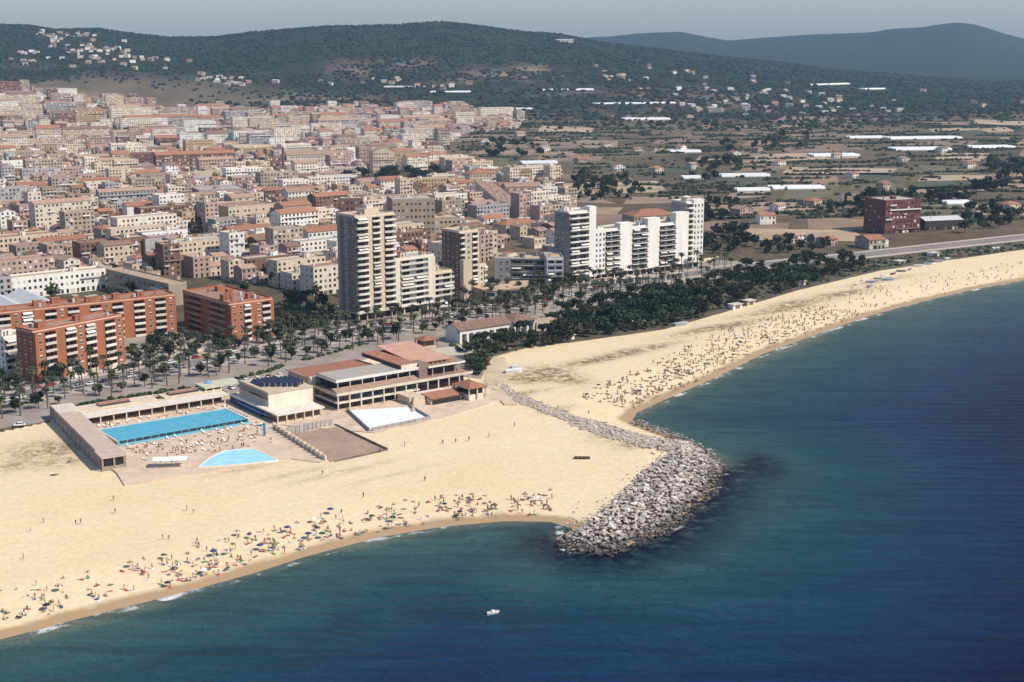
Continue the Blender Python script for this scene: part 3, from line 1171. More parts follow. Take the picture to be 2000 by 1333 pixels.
sheet('garden_lawn', [(540, 648), (640, 640), (660, 610), (560, 600), (538, 622)], 2.56, LAWN)
sheet('forecourt', [(255, 690), (330, 668), (445, 672), (536, 664), (520, 680), (320, 712), (215, 724)], 2.56, P('forecourt_paving', .40, .33, .26, rand=0))
sheet('sandy_track', [(955, 700), (985, 698), (1000, 730), (975, 755), (1010, 790), (985, 790), (945, 752)], 2.52, DUST)

# ================================================================== THE SWIMMING CLUB (frame: x along the long pool, y inland)
CO = gp(235, 872)
CANG = 37.0
cu, cv = frame_dirs(CANG)


def cw(x, y):
    return (CO[0] + x * cu[0] + y * cv[0], CO[1] + x * cu[1] + y * cv[1])


def cthing(name, label, cat, x, y, group=None, z=GZ):
    w = cw(x, y)
    t = thing(name, label, cat, (w[0], w[1], z), math.radians(CANG), group)
    t['_x'], t['_y'] = float(x), float(y)
    return t


def cpart(mb, name, t, smooth_shade=False):
    o = mb.build(name, t, smooth_shade)
    o.location = (-t['_x'], -t['_y'], 0)
    return o


sheet('pool_terrace', None, GZ + .35, DECK, [cw(-16, -44), cw(40, -50), cw(46, -60), cw(50, -60), cw(58, -8), cw(58, 44), cw(-8, 50), cw(-13, -30)])
sheet('club_forecourt', None, GZ + .33, DECK, [cw(58.05, -10), cw(80, -40), cw(112, -38), cw(150, -28), cw(153, 30), cw(80, 48), cw(58.05, 40)])

POOLW = P('pool_water', .085, .40, .53, rough=.12, var=.18, scale=.3, spec=.5, rand=0, bump=.25)
POOLK = P('shallow_pool_water', .36, .70, .80, rough=.12, var=.15, scale=.3, spec=.5, rand=0, bump=.2)
POOLT = P('pool_tile', .17, .46, .52, rand=0)

# long pool: raised basin whose seaward wall is a row of framed panels
t = cthing('swimming_pool', 'long blue swimming pool with a tiled glass panelled wall on its seaward side', 'swimming pool', 0, 1)
b = MB()
b.box(-.6, 1.0, 0, 50, 1.6, 1.62, POOLT)
b.box(-.6, 20, 0, 50, 20.6, 1.62, CONCL)
b.box(-.6, 1.603, 0, 0, 19.997, 1.62, CONCL)
b.box(49.4, 1.603, 0, 50, 19.997, 1.62, CONCL)
cpart(b, 'basin_wall', t)
b = MB()
b.box(0.003, 1.603, 0, 49.397, 19.997, 1.45, POOLW)
cpart(b, 'water', t)
b = MB()
b.box(0, 0, 0, 2.7, .10, 1.25, GLASSB)
pm = b.mesh('wall_panel')
for i in range(17):
    link('wall_panel', pm, t, (.2 + i * 2.92, 0.95 - 1, .38))
b = MB()
b.box(-.6, -1.3, .3, 50, 1.0, .5, POOLT)
cpart(b, 'splash_gutter', t)
for i in range(7):
    b = MB()
    b.box(.3, 3.9 + i * 2.28, 1.452, 49.1, 4.05 + i * 2.28, 1.475, P('lane_rope', .045, .16, .24))
    cpart(b, 'lane_rope', t)
for i in range(7):
    b = MB()
    b.box(0, 0, 0, .9, .9, .62, WHITE)
    b.box(.08, -.2, .623, .82, .8, .7, BLUEP)
    link('starting_block', b.mesh('starting_block'), t, (50.1, 3 + i * 2.4 - 1, 1.2))

t = cthing('paddling_pool', 'pale turquoise paddling pool of angular shape on the seaward terrace', 'swimming pool', 24, -40)
K = [gp(x, y, 3.0) for x, y in [(390, 911), (470, 906), (540, 898), (492, 876), (440, 880), (412, 893)]]
Kl = [((p[0] - CO[0]) * cu[0] + (p[1] - CO[1]) * cu[1], (p[0] - CO[0]) * cv[0] + (p[1] - CO[1]) * cv[1]) for p in K]
ctr = (sum(p[0] for p in Kl) / 6, sum(p[1] for p in Kl) / 6)
b = MB()
b.prism(Kl, 0, .62, POOLK)
cpart(b, 'water', t)
b = MB()
for p, q in zip(Kl, Kl[1:] + Kl[:1]):
    e = lambda s, k: (ctr[0] + (s[0] - ctr[0]) * k, ctr[1] + (s[1] - ctr[1]) * k)
    b.prism([e(p, 1.0), e(p, 1.05), e(q, 1.05), e(q, 1.0)], 0, .74, WHITE)
cpart(b, 'rim', t)

# awning and deck furniture
t = cthing('white_awning', 'long white canvas awning on posts beside the paddling pool', 'awning', 0, -37)
q0, q1 = gp(299, 916, 2.5), gp(365, 914, 2.5)
aw_a = math.atan2(q1[1] - q0[1], q1[0] - q0[0])
t.location = (q0[0], q0[1], GZ)
t.rotation_euler = (0, 0, aw_a)
Lw = math.dist(q0, q1)
b = MB()
b.gable(0, 0, Lw, 4.2, 3.0, .7, P('white_canvas', .88, .87, .85, var=.05), .1, None, 'x', .1)
b.build('canvas', t)
pb = MB()
pb.cyl(0, 0, .3, 2.9, .06, STEEL, 6)
pmesh = pb.mesh('post')
for i in range(4):
    for y in (.1, 4.1):
        link('post', pmesh, t, (.2 + i * (Lw - .4) / 3, y, 0))

# gallery along the left edge
g0, g1 = gp(200, 921), gp(98, 817)
gang = math.atan2(g1[1] - g0[1], g1[0] - g0[0])
GL = math.dist(g0, g1)
t = thing('changing_gallery', 'long low gallery with a terrace roof and shaded outer wall beside the pool', 'building', (g0[0], g0[1], GZ), gang - math.pi / 2)
# local: y runs away from the sea, x towards the pool
b = MB()
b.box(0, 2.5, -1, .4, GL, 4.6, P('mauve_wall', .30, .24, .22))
b.box(.4, GL - .4, -1, 8, GL, 4.6, BEIGE)
b.box(4.4, 9, 0, 8, GL - 14, 3.9, BEIGE)
b.box(.4, 2.5, -1, 8.0, 2.9, 1.0, BEIGE)
for x in (0, 3.8, 7.5):
    b.box(x, 0, -1, x + .55, .55, 4.2, BEIGE)
b.box(.55, .1, -1, 7.5, .5, 1.3, BEIGE)
b.build('wall', t)
b = MB()
b.box(-.2, -.3, 4.21, 8.3, 8.6, 4.75, P('pinkish_slab', .52, .40, .32))
b.box(.42, 8.7, 4.0, 8.2, GL - 12, 4.55, P('pinkish_slab', 0, 0, 0))
b.box(.42, GL - 11.9, 4.3, 8.3, GL - .42, 5.0, CONCL)
b.build('roof', t)
b = MB()
b.box(1.0, .8, 1.3, 7.4, 1.0, 4.1, GLASS)
b.build('dark_opening', t)
r = random.Random(4)
for i in range(9):
    b = MB()
    b.box(0, 0, 0, .12, 2.4, 2.2, P('stone_panel', .38, .33, .30))
    link('wall_panel', b.mesh('wall_panel'), t, (-.125, 12 + i * (GL - 20) / 9, .9))
b = MB()
b.box(0.0, 9, 4.62, .25, GL - 1, 5.3, BEIGE)
b.build('parapet', t)

# long changing block behind the pool
t = cthing('changing_block', 'low cream changing block with a shady colonnade behind the long pool', 'building', -2, 31)
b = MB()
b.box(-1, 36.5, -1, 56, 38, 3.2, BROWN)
b.box(-1, 38.003, -1, 56, 40, 4.0, CREAM)
b.box(-1.5, 30.5, -1, 0, 36.497, 3.2, CREAM)
cpart(b, 'wall', t)
b = MB()
b.box(-2, 31, 3.21, 57, 38, 3.75, CONCL)
b.box(-2, 38.1, 4.0, 30, 46, 4.6, CREAM)
b.box(33, 38.1, 4.0, 57, 45, 4.6, CREAM)
cpart(b, 'roof', t)
b = MB()
b.box(-.18, -.18, 0, .18, .18, 3.2, IVORY)
pm = b.mesh('column')
for i in range(12):
    link('column', pm, t, (2 + i * 5.0, .6, 0))
for i, (x0, x1, m) in enumerate([(8, 20, REDTERR), (36, 48, REDTERR)]):
    b = MB()
    b.box(x0, 41, 4.605, x1, 43.2, 5.6, m)
    b.box(x0, 39.8, 4.605, x1, 40.997, 5.0, GLASS)
    cpart(b, 'rooflight', t)
b = MB()
b.box(-1.5, 46.003, -1, 57, 46.6, 4.2, CREAM)
cpart(b, 'rear_wall', t)

# blue water tank
w = gp(408, 777)
t = thing('water_tank', 'upright sky blue cylindrical water tank behind the changing block', 'water tank', (w[0], w[1], GZ))
b = MB()
b.cyl(0, 0, 0, 6.3, 1.6, P('sky_blue_paint', .20, .38, .62), 20)
b.build('tank', t, False)
b = MB()
b.cyl(0, 0, 6.303, 6.9, 1.75, P('sky_blue_paint', 0, 0, 0), 20, .5)
b.build('lid', t)
b = MB()
b.box(-.25, -1.78, 0, -.18, -1.66, 6.4, STEEL); b.box(.18, -1.78, 0, .25, -1.66, 6.4, STEEL)
for i in range(14):
    b.box(-.18, -1.75, .4 + i * .42, .18, -1.69, .46 + i * .42, STEEL)
b.build('ladder', t)

# small white gate building right of the tank
t = cthing('gate_lodge', 'small pale lodge with square openings between the blue tank and the solar hall', 'building', 55, 36)
b = MB()
for x in (50, 53.2, 56.4):
    b.box(x, 38, -1, x + .5, 38.5, 5.6, IVORY)
b.box(50, 42, -1, 57, 42.5, 5.6, CREAM)
b.box(49.8, 38, 3.2, 57.2, 42.6, 3.6, IVORY)
cpart(b, 'wall', t)
b = MB()
b.box(49.5, 37.5, 5.61, 66, 47, 6.1, P('pale_green_roof', .47, .45, .33))
cpart(b, 'roof', t)

# solar hall
t = cthing('solar_hall', 'cream sports hall with rows of tilted solar collectors on its flat roof', 'sports hall', 60, 4)
b = MB()
b.box(60, 4, -1, 79, 29, 8.8, IVORY)
b.box(56.5, -8, -1, 76.5, -7.6, .8, CREAM)
cpart(b, 'wall', t)
b = MB()
b.box(59.7, 3.7, 8.81, 79.3, 29.3, 9.1, CREAM)
b.box(59.7, 3.7, 9.103, 60.0, 29.3, 9.6, CREAM)
cpart(b, 'roof', t)
b = MB()
b.box(56.8, -8.5, 3.3, 77, 3.997, 3.9, IVORY)
b.box(56.8, 4.0, 3.3, 59.997, 32, 3.9, IVORY)
cpart(b, 'terrace_slab', t)
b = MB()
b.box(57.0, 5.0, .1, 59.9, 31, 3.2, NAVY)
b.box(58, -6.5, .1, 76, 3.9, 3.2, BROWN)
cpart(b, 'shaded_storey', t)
b = MB()
b.box(59.80, 5, 4.6, 59.995, 27.5, 6.2, P('pinkish_slab', 0, 0, 0))
b.box(59.88, 5, 6.3, 59.993, 27.5, 7.0, GLASS)
b.box(59.8, 5, 7.1, 59.995, 28.5, 8.5, P('louvre_grey', .26, .22, .19))
cpart(b, 'louvre_band', t)
b = MB()
b.box(56.0, -2, 2.2, 56.797, 22, 2.5, BLUEP)
cpart(b, 'blue_canopy', t)
b = MB()
b.box(-.2, -.2, -1, .2, .2, 3.3, IVORY)
pm = b.mesh('column')
for i in range(6):
    link('column', pm, t, (-2.7 + i * 3.7, -12.2, 0))
for i in range(9):
    b = MB()
    y0, x0 = 0, 0
    wd = 16 - abs(i - 5) * 1.3
    b.face([(0, 0, .25), (1.5, 0, 1.5), (1.5, wd, 1.5), (0, wd, .25)][::-1], P('solar_panel', .018, .02, .045, rough=.12, spec=.6, var=.3))
    b.face([(0, 0, .2), (1.5, 0, 1.45), (1.5, wd, 1.45), (0, wd, .2)], STEEL)
    b.box(1.4, 0, 0, 1.5, wd, 1.4, P('panel_back', .60, .56, .55))
    b.box(1.505, 0, 1.38, 1.62, wd, 1.52, STEEL)
    link('solar_collector', b.mesh('solar_collector'), t, (2.2 + i * 1.75, 2.2 + (i % 2) * .4 + abs(i - 6) * 1.3, 9.11))

# blue umbrella-post near the pool corner
w = gp(517, 853)
t = thing('blue_pylon', 'blue steel pylon with a cross arm at the corner of the pool terrace', 'pylon', (w[0], w[1], GZ + .35), math.radians(CANG))
b = MB()
b.box(-.3, -.3, 0, .3, .3, 4.6, P('petrol_blue', .05, .16, .25)); b.build('post', t)
b = MB()
b.box(-3.4, -.2, 4.0, -.303, .2, 4.4, P('petrol_blue', 0, 0, 0)); b.build('arm', t)

# clubhouse
t = cthing('clubhouse', 'two storey clubhouse with white slab edges, dark glazing and terracotta roofs on the beach', 'clubhouse', 84, -5.5)
b = MB()
b.box(83.8, -6.0, 6.2, 147.5, 16, 6.75, IVORY, top=REDTERR)
b.box(83.8, -6.003, 6.753, 147.5, -5.75, 7.3, IVORY)
b.box(83.8, -5.747, 6.753, 84.05, 16, 7.3, P('pinkish_slab', 0, 0, 0))
cpart(b, 'terrace_slab', t)
b = MB()
b.face([(84.2, -5.6, 7.31), (122, -5.6, 7.31), (122, -1.2, 8.3), (84.2, -1.2, 8.3)], TERRA2)
b.face([(84.2, -1.2, 7.5), (122, -1.2, 7.5), (122, -5.6, 7.2), (84.2, -5.6, 7.2)], TERRA2)
cpart(b, 'tiled_apron', t)
b = MB()
b.box(84.2, -5.6, 3.0, 122, 12, 3.35, IVORY)
cpart(b, 'floor_slab', t)
b = MB()
b.box(86, -2.8, -.5, 122, 15, 2.99, GLASS)
b.box(86, -2.8, 3.36, 130, 15, 6.19, GLASS)
b.box(122.01, -1.8, -.5, 146, 15, 3.35, BROWN)
b.box(130.01, -1.6, 3.36, 146, 15, 6.19, GLASS)
cpart(b, 'glazing', t)
b = MB()
b.box(-.22, -.22, -.6, .22, .22, 6.19, IVORY)
pm = b.mesh('column')
for i in range(13):
    link('column', pm, t, (.6 + i * 5.15, .1, 0))
b = MB()
b.box(84.3, 15.1, -.5, 86.5, 17, 9.5, IVORY)
b.box(84.0, 16.5, -.5, 116, 17, 9.4, IVORY)
b.box(84.6, 17.003, -.5, 116, 34, 9.0, BEIGE)
cpart(b, 'rear_wall', t)
b = MB()
b.face([(84, 16, 9.75), (116.4, 16, 9.75), (116.4, 35, 9.1), (84, 35, 9.1)], TERRA)
b.face([(84, 35, 8.8), (116.4, 35, 8.8), (116.4, 16, 9.45), (84, 16, 9.45)], TERRA)
b.box(83.9, 15.7, 9.3, 116.5, 15.997, 9.9, CREAM)
b.box(83.7, 15.7, 8.9, 83.997, 35, 9.5, P('pinkish_slab', 0, 0, 0))
cpart(b, 'rear_roof', t)
b = MB()
b.box(88, .5, 6.76, 124, 14, 10.3, GLASS)
b.box(128.5, .5, 6.76, 144, 14, 10.3, GLASS)
b.box(124.2, -1.6, 6.76, 128.3, 14, 12.6, P('rough_stone', .22, .17, .13))
cpart(b, 'upper_glazing', t)
b = MB()
b.box(86, -1.6, 10.31, 124.1, 14.5, 11.1, WHITE, top=GRAVEL)
b.box(86.0, -1.6, 11.103, 86.3, 14.5, 11.5, BEIGE)
b.box(86.303, -1.6, 11.103, 124.1, -1.3, 11.4, WHITE)
b.box(128.4, -2.2, 10.31, 146.5, 14.5, 11.1, WHITE, top=TERRA2)
cpart(b, 'flat_roof', t)
b = MB()
b.box(-.14, -.14, 6.76, .14, .14, 10.3, IVORY)
pm = b.mesh('post')
for i in range(11):
    link('post', pm, t, (3 + i * 5.5, 4.3, 0))
b = MB()
b.box(116.6, 0, 11.103, 124.1, 30, 12.5, P('maroon_band', .10, .065, .06), top=TERRA)
b.box(116.4, -.2, 12.503, 124.3, 30.2, 12.8, TERRA)
b.box(116.5, -.6, 11.11, 124.1, -.203, 12.8, IVORY)
cpart(b, 'roof_monitor', t)
b = MB()
b.box(124.6, 3.5, 11.103, 141, 30, 12.4, BROWN)
b.box(125.2, 3.2, 11.2, 140.5, 3.497, 12.35, GLASS)
b.box(141.003, 2.8, 11.103, 143.5, 8, 12.2, PINK)
cpart(b, 'clerestory', t)
b = MB()
b.face([(124.3, .8, 12.3), (141.5, .8, 12.3), (141.5, 31.5, 14.3), (124.3, 31.5, 14.3)], P('salmon_roof', .46, .27, .19, var=.15, scale=.2))
b.face([(124.3, 31.5, 14.0), (141.5, 31.5, 14.0), (141.5, .8, 12.0), (124.3, .8, 12.0)], BROWN)
b.face([(124.3, .8, 12.0), (141.5, .8, 12.0), (141.5, .8, 12.3), (124.3, .8, 12.3)], TERRA)
b.face([(124.3, 31.5, 14.0), (124.3, .8, 12.0), (124.3, .8, 12.3), (124.3, 31.5, 14.3)], TERRA3)
b.face([(141.5, .8, 12.0), (141.5, 31.5, 14.0), (141.5, 31.5, 14.3), (141.5, .8, 12.3)], TERRA)
cpart(b, 'sloping_roof', t)
for i in range(8):
    b = MB()
    b.box(0, 0, 0, .35, 1.0, .35, TERRA2)
    link('rafter_end', b.mesh('rafter_end'), t, (125.2 + i * 2.15 - 84, .1 - .8 + 5.5, 11.75))
# lower tile terrace, stairs
b = MB()
b.box(118, -19.6, -.5, 132, -6.1, 2.6, IVORY)
b.face([(117.6, -20.3, 2.7), (132.5, -20.3, 2.7), (132.5, -13.3, 3.9), (117.6, -13.3, 3.9)], TERRA)
b.face([(117.6, -13.3, 3.6), (132.5, -13.3, 3.6), (132.5, -20.3, 2.4), (117.6, -20.3, 2.4)], TERRA)
b.box(117.6, -13.3, 2.61, 132.5, -12.9, 4.4, IVORY)
b.box(118.5, -19.9, .2, 131.5, -19.61, 2.1, GLASS)
cpart(b, 'annex', t)
b = MB()
for i in range(10):
    b.box(112.5 - i * .9, -16 - i * 1.2, -.5, 117.3 - i * .7, -14.8 - i * 1.2, 3.4 - i * .36, CREAM)
b.box(111, -14.7, -.5, 117.5, -6.1, 3.4, CREAM)
cpart(b, 'stair', t)
b = MB()
b.box(132.6, -18, -.5, 147, -6.1, 2.8, IVORY, top=REDTERR)
cpart(b, 'side_terrace', t)

t = cthing('beach_pavilion', 'open square pavilion with a terracotta pyramid roof beside the clubhouse', 'pavilion', 133, -23.5)
b = MB()
b.hip(133.2, -23.5, 142.0, -12.5, 5.2, 2.2, TERRA, .6)
cpart(b, 'roof', t)
b = MB()
b.box(134.0, -22.5, 0, 141.2, -13.4, 2.4, IVORY)
b.box(134.4, -22.2, 2.41, 140.8, -13.8, 5.15, GLASS)
cpart(b, 'wall', t)
for x, y in ((133.4, -23.2), (141.4, -23.2), (141.4, -13), (133.4, -13), (137.4, -23.2)):
    b = MB()
    b.box(x, y, -.5, x + .45, y + .45, 5.19, CREAM)
    cpart(b, 'post', t)
t = cthing('road_pavilion', 'open kiosk with a red hipped tile roof by the boulevard palms', 'pavilion', 171, 66)
b = MB()
b.hip(171, 66, 179, 74, 4.4, 1.6, TERRA, .6)
cpart(b, 'roof', t)
b = MB()
b.box(172, 68, .1, 178, 73, 4.35, BROWN)
b.box(171.5, 66.2, .1, 178.5, 67.9, 1.4, CREAM)
cpart(b, 'wall', t)
for x, y in ((171.2, 66.2), (178.4, 66.2), (178.4, 73.4), (171.2, 73.4)):
    b = MB()
    b.box(x, y, -.2, x + .3, y + .3, 4.39, SHUT)
    cpart(b, 'post', t)
sheet('kiosk_terrace', None, 2.66, P('kiosk_paving', .50, .45, .33, rand=0), [cw(150, 52), cw(205, 44), cw(207, 62), cw(165, 66)])

# court with a white colonnade wall
CRT = P('court_clay', .36, .245, .18, var=.2, scale=.2, rand=0)
sheet('clay_court', None, GZ + .42, CRT, [cw(49.5, -61), cw(71, -61), cw(72.5, -25), cw(53.5, -22)])
t = cthing('court_wall', 'white buttressed wall between the clay court and the paddling pool', 'wall', 50, -40)
for i in range(13):
    y = -59 + i * 3.6
    b = MB()
    x = 48.6 + (y + 59) / 50 * 5.4
    b.box(x, y, -.5, x + .5, y + 2.7, 2.0, IVORY)
    cpart(b, 'wall_panel', t)
    b = MB()
    b.box(x - .5, y + 2.71, -.5, x + .6, y + 3.2, 2.6, CREAM)
    cpart(b, 'buttress', t)
t = cthing('court_screen', 'grey slatted screen wall along the inland end of the clay court', 'wall', 54, -21)
for i in range(11):
    b = MB()
    b.box(54 + i * 1.75, -21.6, -.3, 55.4 + i * 1.75, -21.2, 2.6, CONC if i % 2 else GREYW)
    cpart(b, 'wall_panel', t)
t = cthing('court_fence', 'low dark wire fence along the seaward corner of the clay court', 'fence', 72, -44)
for i in range(10):
    b = MB()
    y = -61 + i * 3.9
    b.box(72 + i * .15, y, -.3, 72.3 + i * .15, y + 3.8, .9, P('timber_kerb', .17, .135, .115))
    cpart(b, 'fence_panel', t)
for i in range(6):
    b = MB()
    x = 50.5 + i * 3.6
    b.box(x, -62.0 + .15 * i, -.3, x + 3.5, -61.8 + .15 * i, .7, P('timber_kerb', 0, 0, 0))
    cpart(b, 'fence_panel', t)

# white rink terrace
sheet('white_rink', None, GZ + .55, P('white_rink_paint', .74, .76, .76, var=.1, rand=0), [cw(80, -36), cw(106, -36), cw(109, -17), cw(88, -8)])
t = cthing('rink_wall', 'low dark parapet around the white terrace below the clubhouse', 'wall', 80, -37)
for (x0, y0, x1, y1) in ((79, -37, 80.0, -36.4), (79.4, -36.4, 87.5, -7.0), (80.2, -37.2, 106, -36.5), (106.2, -36.5, 109.6, -17)):
    n = max(1, int(math.hypot(x1 - x0, y1 - y0) / 3))
    dx, dy = (x1 - x0) / n, (y1 - y0) / n
    a = math.atan2(dy, dx)
    for i in range(n):
        b = MB()
        b.box(0, -.2, -.3, math.hypot(dx, dy) - .15, .2, 1.5, P('rink_parapet', .33, .30, .29))
        link('wall_panel', b.mesh('wall_panel'), t, (x0 + dx * i - 80, y0 + dy * i + 37, 0), a)

# ------------------------------------------------------------------ arcaded villa in the trees
t = cthing('arcaded_villa', 'long white villa with arched openings and a brown tiled roof among the park trees', 'villa', 192, 67)
b = MB()
b.box(192, 69.5, -1, 237, 79, 6.4, WHITE)
x = 192.0
for i in range(12):
    b.box(x, 67, -1, x + 1.3, 69.497, 6.4, WHITE)
    x += 3.97
b.box(192, 67.002, 4.6, 237, 69.495, 6.398, WHITE)
cpart(b, 'wall', t)
b = MB()
b.gable(192, 67, 222, 79, 6.6, 2.6, TERRA3, .6, WHITE, 'x')
b.hip(222.8, 65.5, 236.6, 80, 7.0, 3.0, TERRA3, .6)
cpart(b, 'roof', t)
b = MB()
b.box(0, 0, 0, 1.9, .1, 3.2, GLASS)
pm = b.mesh('arch_opening')
for i in range(11):
    link('arch_opening', pm, t, (1.75 + i * 3.97, 2.38, .2))
b = MB()
b.box(237.01, 66, -1, 252, 74, 5.0, CREAM, top=TAN)
b.box(238, 65.7, 2, 250, 65.99, 4.2, OCHRE)
cpart(b, 'side_wing', t)

# ------------------------------------------------------------------ breakwater of boulders
def rock_mesh(seed):
    r = random.Random(seed)
    bm = bmesh.new()
    bmesh.ops.create_icosphere(bm, subdivisions=1, radius=1.0)
    for v in bm.verts:
        v.co *= r.uniform(.6, 1.25)
        v.co.x *= 1.25
        v.co.z *= .8
    me = bpy.data.meshes.new('boulder')
    bm.to_mesh(me)
    bm.free()
    me.materials.append(ROCK)
    return me


def make_rock_mat():
    m, nt, b = nodes_of('breakwater_rock')
    p = pos(nt)
    oi = N(nt, 'ObjectInfo')
    c = ramp(nt, noise(nt, .45, 7, p, .8), [(.32, (.07, .055, .045)), (.44, (.34, .285, .24)), (.56, (.60, .52, .455)), (.72, (.80, .73, .65))])
    sep = N(nt, 'SeparateXYZ')
    nt.links.new(p, sep.inputs[0])
    wet = N(nt, 'MapRange')
    wet.inputs['From Min'].default_value, wet.inputs['From Max'].default_value = .45, 2.2
    nt.links.new(sep.outputs['Z'], wet.inputs['Value'])
    mrk = N(nt, 'MapRange')
    mrk.inputs['To Min'].default_value, mrk.inputs['To Max'].default_value = .6, 1.2
    nt.links.new(oi.outputs['Random'], mrk.inputs['Value'])
    scl = N(nt, 'VectorMath', operation='SCALE')
    nt.links.new(c, scl.inputs[0])
    nt.links.new(mrk.outputs['Result'], scl.inputs['Scale'])
    c = mixc(nt, wet.outputs['Result'], (.030, .027, .027), scl.outputs['Vector'])
    nt.links.new(c, b.inputs['Base Color'])
    b.inputs['Roughness'].default_value = .85
    return m


ROCK = make_rock_mat()
rocks = [rock_mesh(i) for i in range(7)]
RP = [gp(x, y, .6) for x, y in [(1082, 1058), (1128, 1036), (1175, 1016), (1222, 968), (1262, 930), (1300, 902), (1352, 874), (1385, 880), (1420, 914), (1398, 965), (1300, 1046), (1195, 1084), (1100, 1078)]]
ARM = [gp(x, y, 1.6) for x, y in [(962, 752), (1000, 776), (1060, 800), (1130, 826), (1200, 850), (1290, 872), (1350, 876)]]
SEAARM = [gp(x, y, .8) for x, y in [(1236, 824), (1290, 842), (1340, 862), (1384, 882)]]
bw = thing('breakwater', 'rough breakwater of piled grey boulders wrapping the sandy spit, dark where wet', 'breakwater', (*gp(1250, 985, 0), 0))
bwo = np.array(bw.location)
r = random.Random(12)
cand = []
RPn = np.array(RP)
x0, x1, y0, y1 = RPn[:, 0].min(), RPn[:, 0].max(), RPn[:, 1].min(), RPn[:, 1].max()
X = np.array([r.uniform(x0 - 2, x1 + 2) for _ in range(16000)])
Y = np.array([r.uniform(y0 - 2, y1 + 2) for _ in range(16000)])
ins = in_poly(X, Y, RP)
sdv = shore_sd(X, Y)
core = []
for x, y, i, s in zip(X, Y, ins, sdv):
    if i and all((x - q[0]) ** 2 + (y - q[1]) ** 2 > .62 for q in core[-1500:]):
        core.append((x, y))
        cand.append((x, y, min(2.9, .15 + max(0, s) * .26) + r.uniform(-.35, .45), r.choice([.35, .45, .5, .6, .75, .95])))
for line, wid, n, zz in ((ARM, 4.4, 620, 2.42), (ARM[3:], 7.0, 380, 2.32), (SEAARM, 2.6, 150, 1.1)):
    for k in range(n):
        f = r.random() * (len(line) - 1)
        i = int(f)
        p, q = line[i], line[i + 1]
        f -= i
        d = (q[0] - p[0], q[1] - p[1])
        l = math.hypot(*d)
        o = r.uniform(-wid, wid)
        x, y = p[0] + d[0] * f - d[1] / l * o, p[1] + d[1] * f + d[0] / l * o
        cand.append((x, y, zz + r.uniform(-.25, .2), r.uniform(.25, .62)))
for k in range(150):
    i = r.choice([1, 2, 3, 4, 5])
    f = r.random()
    x, y = RP[i][0] * (1 - f) + RP[i + 1][0] * f - r.expovariate(.45), RP[i][1] * (1 - f) + RP[i + 1][1] * f + r.expovariate(.7)
    cand.append((x, y, 2.15, r.uniform(.2, .5)))
cand.sort(key=lambda c: c[1] / c[3])
sub = [cand[i] for i in range(len(cand))]
rest = MB()
rest.mi(ROCK)
for i, (x, y, z, s) in enumerate(sub):
    if i < 300:
        o = link('boulder', r.choice(rocks), bw, (x - bwo[0], y - bwo[1], z), 0, (s * r.uniform(.9, 1.3), s * r.uniform(.8, 1.2), s * r.uniform(.7, 1.1)))
        o.rotation_euler = (r.uniform(-.5, .5), r.uniform(-.5, .5), r.uniform(0, 6.3))
    else:
        me = r.choice(rocks)
        n = len(rest.v)
        a = r.uniform(0, 6.3)
        c_, s_ = math.cos(a), math.sin(a)
        k = (s * r.uniform(.9, 1.3), s * r.uniform(.8, 1.2), s * r.uniform(.7, 1.1))
        for v in me.vertices:
            vx, vy, vz = v.co.x * k[0], v.co.y * k[1], v.co.z * k[2]
            rest.v.append((x - bwo[0] + vx * c_ - vy * s_, y - bwo[1] + vx * s_ + vy * c_, z + vz))
        for pl in me.polygons:
            rest.f.append(tuple(n + q for q in pl.vertices))
            rest.m.append(0)
stuff(rest.build('boulder', bw))
b = MB()
for line, wid, z in ((ARM, 3.6, 2.40), (ARM[3:], 5.6, 2.34)):
    for p, q in zip(line[:-1], line[1:]):
        d = np.array(q) - np.array(p)
        n = np.array((-d[1], d[0])) / np.hypot(*d) * wid
        A = [np.array(p) - n, np.array(q) - n, np.array(q) + n, np.array(p) + n]
        b.prism([(a[0] - bwo[0], a[1] - bwo[1]) for a in A], 0, z, P('rubble_fill', .42, .34, .26, var=.45, scale=.8))
b.build('rubble_core', bw)
gx, gy = np.meshgrid(np.arange(x0 - 3, x1 + 3, 1.5), np.arange(y0 - 3, y1 + 3, 1.5))
gs = shore_sd(gx, gy)
gz = np.clip(.05 + gs * .26, -1.5, 2.9) - .45 + (fbm(gx / 2.5, gy / 2.5, 4, 3) - .5) * .8
gk = in_poly(gx, gy, RP)[:-1, :-1]
me = grid_mesh('rubble_bed', gx - bwo[0], gy - bwo[1], gz, P('dark_rubble', .11, .09, .08, var=.5, scale=.8), gk)
link('rubble_bed', me, bw)

# ------------------------------------------------------------------ two boats
w = gp(963, 1199, 0)
t = thing('motor_boat', 'small white motor boat with a dark hull side riding on the open water', 'boat', (w[0], w[1], 0), math.radians(28))
HULL = P('white_hull', .80, .80, .78, rough=.4)


def hull(L, W, Hh, m):
    b = MB()
    st = [(-.5, .8), (-.2, 1.0), (.15, .95), (.35, .65), (.5, .02)]
    rings = [[(L * s, -W / 2 * k, Hh * (1 + .25 * max(0, s)))] + [(L * s * .96, -W / 2 * k * .6, .0)] + [(L * s * .96, W / 2 * k * .6, .0)] + [(L * s, W / 2 * k, Hh * (1 + .25 * max(0, s)))] for s, k in st]
    for a, c in zip(rings[:-1], rings[1:]):
        for i in range(3):
            b.face([a[i], a[i + 1], c[i + 1], c[i]], m)
    b.face(rings[0][::-1], m)
    return b, rings


